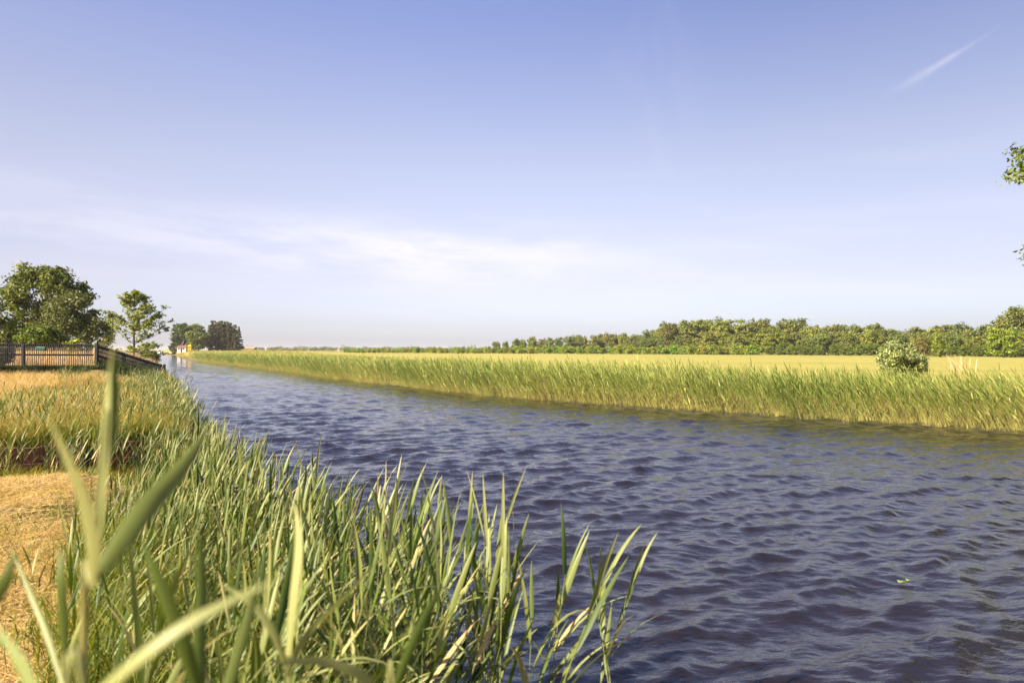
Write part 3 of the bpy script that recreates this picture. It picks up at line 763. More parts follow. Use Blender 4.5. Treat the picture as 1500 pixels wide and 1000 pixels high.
# ---- picket fences
def fence(label, A, B, za, zb, ga, gb, sp, posts, first_post):
    A = np.array(A, float); B = np.array(B, float); L = np.linalg.norm(B - A); u = (B - A) / L
    nrm = np.array([u[1], -u[0]])
    root = empty('picket_fence', (A[0], A[1], ga)); tag(root, label, 'fence', 'dark picket fences')
    o = np.array(root.location)
    def pt(f, z): p = A + (B - A) * f; return np.array([p[0], p[1], z]) - o
    zt = lambda f: za + (zb - za) * f; zg = lambda f: ga + (gb - ga) * f
    for off, h in ((-.09, .085), (-.53, .085), (-1.06, .07)):
        a = pt(0, zt(0) + off); b = pt(1, max(zt(1) + off, zg(1) + .03))
        MB().prism(a, b, .05, h).build('rail', M['darkwood'], root)
    if len(posts) <= 4:
        a = pt(0, zt(0) - .31); b = pt(1, zt(1) - .31); MB().prism(a, b, .03, .03).build('rail', M['darkwood'], root)
    n = int(L / sp)
    nn = np.array([nrm[0], nrm[1], 0]) * .045
    for i in range(n):
        f = (i + .5) / n
        top = zt(f) + rg.normal(.02, .012); bot = max(zt(f) - 1.12, zg(f) + .0)
        c = pt(f, 0) + nn; w = sp * .33; t = u * w / 2
        m = MB()
        pts = [(-1, bot), (1, bot), (1, top - .03), (0, top), (-1, top - .03)]
        V = []
        for s in (-.011, .011):
            for q, z in pts: V.append([c[0] + t[0] * q + nrm[0] * s, c[1] + t[1] * q + nrm[1] * s, z - o[2] if False else z + c[2] * 0 - o[2]])
        Q = [[0, 1, 2, 4], [5, 9, 7, 6], [2, 3, 4, 4][:3] + [4]]
        V = np.array(V)
        faces = [[0, 1, 2, 4], [6, 5, 9, 7], [0, 5, 6, 1], [1, 6, 7, 2], [2, 7, 8, 3], [3, 8, 9, 4], [4, 9, 5, 0]]
        tris = [[2, 3, 4], [7, 9, 8]]
        me = np_mesh('picket', V, faces, None, False, tris)
        link('picket', me, M['darkwood'], root)
    for f, extra in posts:
        p = pt(f, 0); z1 = zt(f) + extra - o[2] + 0; z0 = zg(f) - .4 - o[2]
        MB().box((p[0] - .065, p[1] - .065, z0), (p[0] + .065, p[1] + .065, z1)).build('post', M['darkwood'], root, bevel=.012)
    return root
g0 = float(gz(-19.5, 32)); g1 = float(gz(-22.0, 43.0))
fence('dark brown picket fence running level in front of the garden trees', (-26.2, 32.0), (-19.62, 32.0), 2.60, 2.58, float(gz(-26, 32)), g0, .086, [(.02, .03), (.5, -.05)], True)
fence('dark brown picket fence stepping down the bank to the water', (-19.5, 32.05), (-22.0, 43.2), 2.55, 1.28, g0, .25, .125, [(0.0, .06), (.33, .02), (.66, .0), (1.0, .10)], True)
# clipped hedge added out of view on the left to shade the fence's foot
rgb = R_(318); root = empty('shade_hedge', (-31.7, 29.0, float(gz(-27, 29))))
n = 560; Ph = np.stack([rgb.uniform(-9, 8.7, n), rgb.uniform(-.35, .35, n), rgb.uniform(.1, 3.6, n)], -1)
V, Q, T = crown_mesh(rgb, Ph, np.full(n, .38), 34, .08, 1, .6, .2); V[:, 2] = np.maximum(V[:, 2], .02)
mb = MB()
for x in np.arange(-8.6, 8.6, .6): mb.tube([(x, 0, -.2), (x + rgb.normal(0, .1), 0, 1.2), (x, rgb.normal(0, .1), 3.3)], [.04, .03, .01], 5)
mb.build('stems', M['bark'], root, True); o = link('crown', np_mesh('crown', V, Q, {'tint': T}, True), M['tree'], root); o.color = (.6, .62, .6, 1)
tag(root, 'clipped dark hedge added out of view on the left, shading the foot of the level fence', 'shade_hedge')
# sign on the fence
root = empty('fence_sign', (gx(60, 31.93), 31.93, 2.3 + (512 - 510) / F * 32)); tag(root, 'small dark green plate fixed to the level picket fence', 'sign')
MB().box((-.20, -.02, -.07), (.20, -.002, .07)).build('plate', M['signgreen'], root, bevel=.01)
for s in (-.17, .17):
    MB().tube([(s, -.028, 0), (s, -.019, 0)], [.012, .012], 8).build('screw', M['metal'], root)

# ---- garden trees on the left
t = make_tree('broadleaf_tree', 301, [(0, 0, 5.6, 3.6, 3.2, 2.6), (-3.0, 0, 4.4, 2.6, 2.4, 2.0), (2.8, 0, 4.2, 2.2, 2.2, 2.2), (4.6, .3, 2.6, 1.8, 1.6, 1.4), (.5, 0, 7.3, 2.0, 2.0, 1.3), (-3.6, 0, 2.4, 2.4, 2.0, 1.3), (-1.4, 0, 7.6, 1.4, 1.4, .9), (2.5, -.5, 6.3, 1.6, 1.5, 1.1)], 8.6, .32, 380, .66, 52, .16, nlimb=40, shell=.5, frac=(.15, .8))
place(t, 62, 62, 1.0); tag(t, 'largest dark green oak rising behind the level fence', 'tree'); crown_color(t, (1.3, 1.25, .95))
t = make_tree('willow_tree', 302, [(0, 0, 3.2, 1.7, 1.5, 1.6), (1.2, 0, 2.6, 1.3, 1.2, 1.2), (-1.1, 0, 2.4, 1.2, 1.2, 1.1), (.4, 0, 4.4, 1.0, 1.0, .8)], 5.0, .16, 120, .50, 52, .11, nlimb=24, shell=.4, flat=1.1)
place(t, 96, 52, 1.0); tag(t, 'grey green willow in front of the largest oak', 'tree'); crown_color(t, (1.35, 1.25, 1.7))
def bush(name, seed, w, h, n, clump, per, leaf, label, col, px, d, cat='bush', flat=.75, dz=0, group=None, wind=0, x=None):
    rgb = R_(seed)
    L = [(0, 0, h * .5, w * .36, w * .3, h * .42)] + [(rgb.uniform(-.32, .32) * w, rgb.uniform(-.2, .2) * w, h * rgb.uniform(.3, .72), w * rgb.uniform(.14, .22), w * .18, h * rgb.uniform(.18, .28)) for i in range(5)]
    root = empty(name); P = lobe_points(rgb, L, n, .45); P[:, 2] = np.maximum(P[:, 2], .08 * h)
    V, Q, T = crown_mesh(rgb, P, clump * rgb.uniform(.6, 1.3, n), per, leaf, flat, .6, .35)
    V[:, 2] = np.maximum(V[:, 2], .02); V[:, 0] += wind * V[:, 2]
    mb = MB()
    for i in rgb.choice(n, min(14, n), replace=False):
        q = P[i]; mb.tube(spline([(q[0] * .1, q[1] * .1, -.1), (q[0] * .45, q[1] * .45, q[2] * .5), q], 6), np.linspace(.05, .012, 6) * max(.4, h / 3), 5)
    mb.build('stems', M['bark'], root, True)
    link('crown', np_mesh('crown', V, Q, {'tint': T}, True), M['tree'], root)
    place(root, px, d, x=x, dz=dz); crown_color(root, col)
    return tag(root, label, cat, group)
bush('garden_bush', 311, 4.9, 2.75, 150, .45, 60, .095, 'wide dense dark green bush with lit yellowish top behind the fence', (1.0, 1.1, .6), 66, 47)
bush('garden_bush', 312, 1.9, 1.6, 60, .28, 34, .085, 'small bright yellow green shrub behind the fence beside the corner post', (2.3, 2.1, .9), 116, 41)
bush('garden_bush', 313, 1.7, 2.1, 60, .34, 40, .09, 'light green bush at the left edge behind the fence', (1.7, 1.5, .9), -2, 45)
bush('garden_bush', 314, 1.1, 1.1, 50, .22, 40, .07, 'dark rounded shrub against the fence at the left edge', (.45, .45, .45), 4, 33.6)
bush('garden_bush', 315, 1.3, 1.9, 16, .28, 16, .07, 'thin feathery grey shrub behind the corner post of the fence', (1.9, 1.6, 2.0), 143, 46)
def column_tree(seed, h, w, n, clump, per, leaf, base=.05, pw=.8, spike=0.0):
    rgb = R_(seed); root = empty('conifer_tree'); t = rgb.random(n) ** .9
    z = h * (base + (1 - base) * t); r = w / 2 * np.clip(1 - t, 0.02, 1) ** pw * (.35 + .65 * rgb.random(n)); a = rgb.uniform(0, 6.28, n)
    P = np.stack([r * np.cos(a), r * np.sin(a), z], -1)
    V, Q, T = crown_mesh(rgb, P, clump * (1.15 - .6 * t), per, leaf, .6, .6, -.1)
    V[:, 2] = np.maximum(V[:, 2], .03)
    mb = MB(); mb.tube([(0, 0, -.2), (0, 0, h * .5), (0, 0, h * .98)], [h * .022, h * .013, .02], 7)
    for i in rgb.choice(n, min(24, n), replace=False):
        q = P[i]; mb.tube([(0, 0, q[2] - .1 * r[i]), q], [h * .004 + .01, .008], 4)
    mb.build('trunk', M['bark'], root, True)
    link('crown', np_mesh('crown', V, Q, {'tint': T}, True), M['tree'], root)
    return root
t = column_tree(321, 1.9, .62, 60, .16, 34, .06, .02, .45); place(t, 12, 42); tag(t, 'small dark columnar conifer behind the fence at the left', 'tree'); crown_color(t, (.4, .42, .45))

# ---- slender tree on the bank by the water
rgb = R_(330); root = empty('slender_tree'); mb = MB()
hT = 5.7
mb.tube([(0, 0, -.3), (.02, 0, 1.5), (-.03, .02, 3.2), (.02, 0, 4.6), (.05, 0, hT)], [.10, .075, .05, .025, .008], 8)
tips = []
for i in range(60):
    f = .08 + .85 * rgb.random() ** 1.25; a = rgb.uniform(0, 6.28); z0 = hT * f
    reach = float(np.interp(f, [.1, .3, .6, .85, .95], [2.5, 2.75, 1.95, .75, .3])) * rgb.uniform(.6, 1.08)
    rise = reach * rgb.uniform(.25, .6) * (1 if f > .25 else .45)
    e = np.array([reach * math.cos(a), reach * math.sin(a), z0 + rise])
    K = spline([(0, 0, z0), (e[0] * .5, e[1] * .5, z0 + rise * .38), e], 8); mb.tube(K, np.linspace(.026 * (1.15 - f), .006, 8), 5)
    for q in K[3:]:
        for j in range(3):
            v = rgb.normal(0, 1, 3); v /= np.linalg.norm(v); v[2] = abs(v[2]) * .6 + .1
            tp = q + v * rgb.uniform(.18, .5) * (.4 + .6 * reach / 2.5); mb.tube([q, tp], [.006, .003], 3); tips.append(tp); tips.append((q + tp) / 2)
tips = np.array(tips); k = rgb.choice(len(tips), int(len(tips) * .78), replace=False); tips = tips[k]
V, Q, T = crown_mesh(rgb, tips, np.full(len(tips), .17), 6, .08, .8, .6, .2)
mb.build('trunk', M['bark'], root, True); link('crown', np_mesh('crown', V, Q, {'tint': T}, True), M['tree'], root)
place(root, 196, 50); crown_color(root, (2.1, 2.0, 1.25)); tag(root, 'slender open crowned young tree standing above the descending fence', 'tree')
bush('garden_bush', 316, 2.4, 1.25, 60, .3, 30, .10, 'low dark shrub overhanging the water beyond the slender tree', (.8, .8, .8), 232, 66, dz=.0, x=-35.2)

# ---- far group by the dyke: two round trees, dark pines, a spruce, house, play tower, boat
D = 300
rgt = R_(340)
for px, w, h, seed, lab, col, d in ((270, 11.5, 14.2, 341, 'round dark green tree left of the pines beyond the canal bend', (.75, .85, .75), 306), (291, 11.0, 12.2, 342, 'round light green tree beside the dark pines', (1.25, 1.25, .85), 296)):
    t = make_tree('broadleaf_tree', seed, round_lobes(rgt, h, w, 7, .05) + [(0, 0, h * .35, w * .42, w * .4, h * .3)], h, .3, 210, 1.15, 40, .45, nlimb=14)
    place(t, px, d); tag(t, lab, 'tree'); crown_color(t, col)
t = make_tree('broadleaf_tree', 343, round_lobes(rgt, 5.5, 6.0, 5, .0) + [(0, 0, 2, 2.2, 2, 1.8)], 5.5, .2, 90, .8, 30, .28, nlimb=8); place(t, 256, 292); tag(t, 'low dark tree at the water side of the white house', 'tree'); crown_color(t, (.7, .75, .7))
pine_specs = [(312, 13.2, 0), (320, 12.4, 1), (328, 12.6, 2), (335, 11.8, 0), (342, 10.6, 1), (316, 11.0, 2), (338, 11.2, 2), (324, 13.4, 0), (346, 9.6, 1), (309, 12.0, 2), (331, 13.2, 0), (344, 11.4, 1), (306, 9.5, 1), (318, 13.4, 2), (327, 10.0, 1), (336, 12.6, 0)]
pines = []
for i in range(3):
    rgp = R_(350 + i); h = 12.5; n = 84
    root = empty('pine_tree'); t = rgp.random(n); z = h * (.05 + .95 * t)
    r = 2.0 * np.clip(1.02 - t, .05, 1) ** .35 * rgp.random(n) ** .6; a = rgp.uniform(0, 6.28, n); P_ = np.stack([r * np.cos(a), r * np.sin(a), z], -1)
    V, Q, T = crown_mesh(rgp, P_, np.full(n, .62), 30, .26, .7, .6, .2)
    mb = MB(); mb.tube([(0, 0, -.3), (0, 0, h * .5), (0, 0, h * .97)], [.24, .17, .04], 7)
    for k in range(26): mb.tube([(0, 0, P_[k][2] - .3), P_[k]], [.06, .02], 4)
    mb.build('trunk', M['redbark'], root, True); link('crown', np_mesh('crown', V, Q, {'tint': T}, True), M['tree'], root); pines.append(root)
for i, (px, h, k) in enumerate(pine_specs):
    o = pines[k] if i < 3 and k == i else copy_tree(pines[k])
    place(o, px, 297 + (i * 37 % 11) * 1.3, h / 12.5, i * 1.3); crown_color(o, ((.62, .52, .55), (.75, .58, .5), (.52, .5, .55))[i % 3])
    tag(o, 'dark brownish pine in the tight clump beyond the canal bend', 'tree', 'pines in the far clump')
t = column_tree(356, 11.0, 4.4, 110, .6, 26, .24, .03, .8); place(t, 350, 303); tag(t, 'thin pointed blue green spruce at the right end of the pine clump', 'tree'); crown_color(t, (.8, .9, 1.3))

def house(name, label, px, d, w, dep, hw, hr, wall, roof, rz=0, door=True, cat='house', ridge_x=True):
    X = gx(px, d); z = float(gz(X, d)); root = empty(name, (X, d, z), rz); tag(root, label, cat)
    MB().box((-w/2, -dep/2, -.3), (w/2, dep/2, hw)).build('wall', M[wall], root)
    e = .35
    V = [(-w/2-e, -dep/2-e, hw-.1), (w/2+e, -dep/2-e, hw-.1), (w/2+e, dep/2+e, hw-.1), (-w/2-e, dep/2+e, hw-.1)]
    V += [(-w/2-e, 0, hw+hr), (w/2+e, 0, hw+hr)] if ridge_x else [(0, -dep/2-e, hw+hr), (0, dep/2+e, hw+hr)]
    F4 = [[0, 1, 5, 4], [2, 3, 4, 5], [0, 3, 2, 1]] if ridge_x else [[1, 2, 5, 4], [3, 0, 4, 5], [0, 3, 2, 1]]
    F3 = [[1, 2, 5], [3, 0, 4]] if ridge_x else [[0, 1, 4], [2, 3, 5]]
    r = link('roof', np_mesh('roof', V, F4, None, False, F3), M[roof], root)
    MB().box((w*.2-.25, dep*.1-.25, hw+hr*.3), (w*.2+.25, dep*.1+.25, hw+hr+.5)).build('chimney', M['redroof'], r)
    for f in (-.3, .28):
        wd_ = MB().box((w*f-.45, -dep/2-.04, hw*.42), (w*f+.45, -dep/2-.003, hw*.82)).build('window', M['boatwhite'], root)
        MB().box((w*f-.38, -dep/2-.06, hw*.46), (w*f+.38, -dep/2-.043, hw*.78)).build('pane', M['glass'], wd_)
    if door: MB().box((-.4, -dep/2-.05, -.1), (.4, -dep/2-.003, min(2.0, hw*.85))).build('door', M['navy'], root)
    return root
house('white_house', 'small white house with dark roof half hidden by round trees', 269, 291, 3.6, 4.0, 2.2, .7, 'whitewall', 'redbark', ridge_x=True)
X = gx(278.5, 288); root = empty('play_tower', (X, 288, float(gz(X, 288)))); tag(root, 'yellow and orange play tower beside the small white house', 'play tower')
for sx in (-.55, .55):
    for sy in (-.5, .5): MB().box((sx-.09, sy-.09, -.2), (sx+.09, sy+.09, 2.3)).build('post', M['yellow'], root)
MB().box((-.62, -.58, 1.0), (.62, .58, 1.12)).build('platform', M['yellow'], root)
MB().box((-.5, -.56, 1.12), (.5, -.5, 1.75)).build('panel', M['orange'], root)
link('roof', np_mesh('roof', [(-.85, -.8, 2.25), (.85, -.8, 2.25), (.85, .8, 2.25), (-.85, .8, 2.25), (0, 0, 3.0)], [[0, 3, 2, 1]], None, False, [[0, 1, 4], [1, 2, 4], [2, 3, 4], [3, 0, 4]]), M['yellow'], root)
MB().add([(.6, -.3, 1.1), (.6, .3, 1.1), (1.0, .3, .95), (1.0, -.3, .95), (2.0, .3, .15), (2.0, -.3, .15), (2.3, .3, .1), (2.3, -.3, .1)], [[0, 1, 2, 3], [3, 2, 4, 5], [5, 4, 6, 7]]).build('slide', M['yellow'], root)
house('farmhouse', 'long pale farmhouse with low roof right of the pine clump', 366, 520, 8.0, 6, 2.0, 1.4, 'tanwall', 'tanroof')
house('farmhouse', 'tiny pale barn on the flat horizon behind dark scrub', 346, 420, 4.0, 4, 2.2, 1.2, 'tanwall', 'tanroof', cat='barn')

# cabin boat moored at the bend
X = gx(233.5, 352); root = empty('cabin_boat', (X, 352, 0), math.radians(-62)); tag(root, 'small white cabin boat moored at the canal bend', 'boat')
st = np.linspace(-1, 1, 9); V = []; 
for s in st:
    b = 1.15 * (1 - max(0, s) ** 2.2 * .95); zt = .85 + .25 * max(0, s) ** 2
    V += [(2.6 * s, -b, zt), (2.6 * s * .96, -b * .75, -.1), (2.6 * s * .96, b * .75, -.1), (2.6 * s, b, zt)]
Q = [[i*4+j, i*4+4+j, i*4+5+j, i*4+1+j] for i in range(8) for j in range(3)] + [[i*4+3, i*4+7, i*4+4, i*4] for i in range(8)] + [[0, 1, 2, 3], [35, 34, 33, 32]]
MB().add(V, Q).build('hull', M['boatwhite'], root, True)
MB().box((-1.5, -.85, .8), (1.1, .85, 1.95)).build('cabin', M['boatwhite'], root, bevel=.12)
for s in (-.87, .85): MB().box((-1.2, s, 1.3), (.8, s + .02, 1.7)).build('window', M['glass'], root)
MB().box((1.102, -.6, 1.3), (1.12, .6, 1.7)).build('windscreen', M['glass'], root)
MB().box((-1.7, -.95, 1.952), (1.3, .95, 2.05)).build('cabin_roof', M['boatwhite'], root, bevel=.03)

# ---- willow bush and pale plume tuft in the far reeds
b = bush('willow_bush', 361, 3.0, 2.5, 320, .27, 60, .055, 'rounded silvery green willow bush behind the far reeds', (2.4, 2.25, 3.4), 1322, 36, flat=.9, wind=-.12)
root = empty('plume_grass'); parts = []; rgb = R_(371)
for i in range(46):
    a = rgb.normal(0, .30); hh = rgb.uniform(1.3, 2.0); lx = rgb.uniform(-.6, .08) * .6
    t = np.linspace(0, 1, 9); Pp = np.stack([a + lx * hh * t ** 2.6 * 1.3, rgb.normal(0, .2) + 0 * t, hh * t * (1 - .06 * t)], -1)
    W = np.array([.0045] * 5 + [.010, .018, .014, .003]) * rgb.uniform(.7, 1.2); s = rgb.uniform(0, 3.14)
    V, Q = ribbon(Pp, W, np.tile([math.cos(s), math.sin(s), 0], (9, 1))); parts.append((V, Q, np.repeat(np.clip(np.linspace(.25, .7, 9) + rgb.normal(0, .12), 0, 1), 2)))
v, q, t = merge(parts); link('stems', np_mesh('stems', v, q, {'tint': t}), M['pink_straw'], root)
place(root, 1412, 25.5, .9); tag(root, 'clump of tall pale dry plumes beside the willow bush', 'grass clump')

# ---- row of young trees across the meadow
rg = R_(500)
yt = []
for i in range(5):
    h = 3.6; t = make_tree('young_tree', 510 + i, [(0, 0, 1.7, .85, .8, 1.5), (.3, 0, 2.6, .5, .5, .8), (-.3, .2, 1.2, .7, .6, .8), (.1, 0, .8, .9, .8, .6)], h, .06, 46, .42, 22, .15, nlimb=8, shell=.3)
    yt.append(t)
k = 0; px = 505.0; used = set()
while px < 1108:
    d = np.interp(px, [500, 800, 1110], [372, 292, 228]); d += rg.normal(0, 2.5)
    i = int(rg.integers(0, 5)); o = copy_tree(yt[i]) if i in used else yt[i]; used.add(i)
    s = rg.uniform(.8, 1.15) * np.interp(px, [500, 600, 1100], [.80, .92, 1.0])
    place(o, px, d, s, rg.uniform(0, 6.28), sx=s * rg.uniform(1.15, 1.6)); crown_color(o, (2.0 + rg.normal(0, .25), 2.15 + rg.normal(0, .2), .9))
    tag(o, 'young bright green tree in the long row across the meadow', 'young tree', 'row of young trees across the meadow')
    px += rg.uniform(2.6, 5.0) * np.interp(px, [500, 1100], [.85, 1.1]); k += 1

# ---- wood behind the meadow on the right
wood = []
for i in range(8):
    h, w = 10.0, rg.uniform(7.0, 9.5)
    lb = round_lobes(rg, h, w, 8, .0) + [(0, 0, h * .3, w * .42, w * .42, h * .28)]
    wood.append(make_tree('broadleaf_tree', 600 + i, lb, h, .24, 170, 1.05, 52, .26, nlimb=20, up=.6))
TOP = np.array([[905, 488], [925, 490], [940, 481], [960, 477], [985, 474], [1010, 472], [1040, 470], [1075, 468], [1110, 467], [1150, 470], [1185, 476], [1200, 471], [1260, 470], [1290, 471], [1310, 477], [1330, 481], [1350, 479], [1370, 475], [1400, 468], [1412, 473], [1425, 480], [1440, 471], [1460, 462], [1480, 456], [1500, 449], [1600, 440]], float)
COLS = [(1.4, 1.32, 1.15), (1.65, 1.46, 1.1), (1.1, 1.15, 1.05), (1.7, 1.6, 1.0), (1.5, 1.3, 1.05), (1.22, 1.28, 1.15)]
used = set()
def wood_tree(px, d, topy, col, lab, grp, wide=None, kind=None):
    i = int(rg.integers(0, 8)) if kind is None else kind
    if i in used: o = copy_tree(wood[i])
    else: o = wood[i]; used.add(i)
    X = gx(px, d); z = float(gz(X, d)); h = (CY - topy) / F * d + H - z; s = h / 9.6
    place(o, px, d, s, rg.uniform(0, 6.28), sx=s * (rg.uniform(.85, 1.45) if wide is None else wide)); crown_color(o, tuple(np.array(col) * rg.uniform(.88, 1.15)))
    return tag(o, lab, 'tree', grp)
px = 932.0
while px < 1640:          # back row carries the skyline
    d = np.interp(px, [930, 1500, 1640], [300, 186, 176]) + rg.uniform(0, 14)
    wood_tree(px, d, np.interp(px, TOP[:, 0], TOP[:, 1]) + rg.normal(1.0, 3.2), COLS[int(rg.integers(0, 6))], 'full green broadleaf tree in the skyline of the wood', 'skyline trees of the wood')
    px += rg.uniform(13, 24)
px = 925.0
while px < 1640:          # middle and front rows
    d = np.interp(px, [930, 1500, 1640], [284, 172, 162]) + rg.uniform(-4, 6)
    ty = np.interp(px, TOP[:, 0], TOP[:, 1]); ty = ty + (516 - ty) * rg.uniform(.22, .45)
    wood_tree(px, d, ty, COLS[int(rg.integers(0, 6))], 'lower rounded tree along the front of the wood', 'front trees of the wood')
    px += rg.uniform(14, 26)
px = 1105.0
while px < 1640:          # bushy edge
    d = np.interp(px, [1100, 1500, 1640], [236, 164, 154]) + rg.uniform(-3, 3)
    wood_tree(px, d, rg.uniform(501, 508), (1.2, 1.3, .75), 'low bush at the meadow edge of the wood', 'bushes edging the wood', 1.3)
    px += rg.uniform(13, 24)
for px, d, ty, col, lab, wd_ in ((983, 280, 472, (1.2, .95, .85), 'brownish round tree in the wood above the young trees', .8), (1047, 268, 483, (2.1, 1.6, 1.9), 'pale grey leaved tree standing in front of the wood', .9),
        (1376, 166, 488, (1.6, 1.65, .7), 'yellow green tree at the foot of the wood behind the plume grass', .75), (1352, 168, 493, (1.3, .95, .8), 'reddish brown shrub in the wood behind the willow bush', .8),
        (1470, 158, 479, (1.5, 1.6, .7), 'large bright yellow green tree at the meadow edge, right end of the wood', 1.1), (1140, 222, 511, (1.2, 1.3, .7), 'round lone bush on the meadow in front of the wood', 1.1),
        (1163, 220, 512.5, (1.6, 1.5, .8), 'small light bush on the meadow beside the round lone bush', 1.0), (1180, 218, 510, (1.0, 1.1, .7), 'dark low bush on the meadow, right of the small light bush', 1.2)):
    wood_tree(px, d, ty, col, lab, None, wd_)
px = 728.0
while px < 935:           # thin row behind the young trees
    d = 360 + rg.uniform(-8, 8)
    wood_tree(px, d, np.interp(px, [728, 760, 800, 830, 860, 905, 930], [499, 494, 494, 492, 490, 487, 492]) + rg.normal(0, 1.5), COLS[int(rg.integers(0, 6))], 'small hazy tree in the thin row behind the young trees', 'thin row of trees behind the young trees', .8)
    px += rg.uniform(9, 16)

# ---- far horizon woods and scrub
rg = R_(700)
n = 330; px = np.concatenate([rg.uniform(352, 520, 190), rg.uniform(500, 760, 140)]); d = rg.uniform(850, 1050, n); X = gx(px, d)
hh = rg.uniform(3.0, 7.0, n) * np.where(rg.random(n) < .08, 1.5, 1); P = np.stack([X, d, .5 + hh * .5], -1)
V, Q, T = [], [], []; nv = 0
for p, h in zip(P, hh):
    k = 40; u = rg.normal(0, 1, (k, 3)); u /= np.linalg.norm(u, axis=1)[:, None]
    v, q = leaf_quads(p + u * np.array([h * .75, h * .6, h * .5]) * rg.random((k, 1)) ** .5, u + rg.normal(0, .5, (k, 3)), rg.uniform(.6, 1.1, k), rg); V.append(v); Q.append(q + nv); nv += len(v); T.append(np.full(len(v), np.clip(rg.normal(.5, .2), 0, 1)))
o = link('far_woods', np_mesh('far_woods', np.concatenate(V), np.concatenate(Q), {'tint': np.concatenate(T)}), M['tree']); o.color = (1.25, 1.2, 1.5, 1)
tag(o, 'low hazy line of woods along the far horizon', 'woods', kind='stuff')
n = 900; px = rg.uniform(352, 510, n); d = rg.uniform(420, 470, n); X = gx(px, d)
st_ = [tuft(rg, 12, 1.0, .10, 1.0, .5, 2, .3, .2) for i in range(4)]
o = scatter('heath_scrub', st_, np.stack([X, d, gz(X, d)], -1), rg.uniform(0, 6.28, n), rg.uniform(.6, 1.3, n), rg.normal(0, .1, (n, 2)), M['pink_straw'], rg, .15, np.full(n, -.25))
tag(o, 'brownish low scrub on the flat land below the horizon woods', 'scrub', kind='stuff')

# ---- overhanging tree at the right edge
Lb = [(14.3, 17, 7.05, 1.9, 1.6, .75), (14.5, 17, 4.75, 2.0, 1.5, .26), (15.3, 17, 7.1, 1.6, 1.5, .8), (14.4, 17, 4.75, 1.8, 1.0, .25), (14.1, 17, 7.1, 1.65, .8, .6), (16.5, 18, 7.2, 3.0, 2.8, 2.2), (18.5, 18.5, 8.4, 3.5, 3.2, 2.6), (18, 18, 5.2, 3.0, 2.5, 1.4)]
bx, by = 18.3, 18.4; bz = float(gz(bx, by))
Lb = [(a - bx, b - by, c - bz, d_, e, f) for a, b, c, d_, e, f in Lb]
t = make_tree('overhanging_tree', 801, Lb, 10.2, .30, 700, .36, 62, .062, top=9.2, nlimb=70, shell=.5, frac=(.25, .85))
t.location = (bx + .3, by, bz); crown_color(t, (1.15, 1.2, .55)); tag(t, 'leafy branches of a tree reaching in at the right edge over the far bank', 'tree')

# ---- floating lily leaves
for dx, dy, r, lab in ((0, 0, .05, 'larger yellow green lily leaf floating alone on the dark water'), (.09, .04, .035, 'smaller curled lily leaf touching the larger floating one')):
    y0 = 6.7 + dy; x0 = gx(1322, 6.7) + dx
    a = np.linspace(.3, 2 * math.pi - .3, 17); V = [(0, 0, .03)] + [(r * math.cos(t), r * .7 * math.sin(t), .034 + .005 * math.sin(3 * t)) for t in a]
    V2 = [(p[0], p[1], p[2] - .004) for p in V]; n = len(V)
    T3 = [[0, i, i + 1] for i in range(1, n - 1)] + [[n, n + i + 1, n + i] for i in range(1, n - 1)]
    Q4 = [[i, n + i, n + i + 1, i + 1] for i in range(1, n - 1)]
    o = link('lily_leaf', np_mesh('lily_leaf', V + V2, Q4, None, True, T3), M['lily'], None, (x0, y0, .0)); tag(o, lab, 'lily leaf', 'floating lily leaves')

# ------------------------------------------------------------------ light, sky, camera
SUN_EL, SUN_AZ_BACK = math.radians(34), math.radians(31)
sd = Vector((-math.cos(SUN_AZ_BACK) * math.cos(SUN_EL), -math.sin(SUN_AZ_BACK) * math.cos(SUN_EL), math.sin(SUN_EL)))
L = bpy.data.lights.new('sun', 'SUN'); L.energy = 5.0; L.angle = math.radians(.53); L.color = (1.0, .86, .66)
lo = bpy.data.objects.new('sun', L); C.objects.link(lo); lo.rotation_euler = sd.to_track_quat('Z', 'Y').to_euler()

w = bpy.data.worlds.new('World'); sc.world = w; w.use_nodes = True
nt = w.node_tree; nt.nodes.clear()
wo = nt.nodes.new('ShaderNodeOutputWorld'); bg = nt.nodes.new('ShaderNodeBackground'); nt.links.new(bg.outputs[0], wo.inputs[0])
sky = nt.nodes.new('ShaderNodeTexSky'); sky.sky_type = 'NISHITA'; sky.sun_disc = False
sky.sun_elevation = SUN_EL; sky.sun_rotation = math.atan2(sd.x, sd.y); sky.air_density = 1.0; sky.dust_density = 1.2; sky.ozone_density = 1.0
tc = nt.nodes.new('ShaderNodeTexCoord'); sep = nt.nodes.new('ShaderNodeSeparateXYZ'); nt.links.new(tc.outputs['Generated'], sep.inputs[0])
el = M_(nt, 'ARCSINE', sep.outputs[2]); az = M_(nt, 'ARCTAN2', sep.outputs[0], sep.outputs[1])
def gauss(x, c, s):
    u = M_(nt, 'DIVIDE', M_(nt, 'SUBTRACT', x, c), s); return M_(nt, 'EXPONENT', M_(nt, 'MULTIPLY', M_(nt, 'MULTIPLY', u, u), -1.0))
HAZE = 0.00013
SKY_STRENGTH = 0.1155
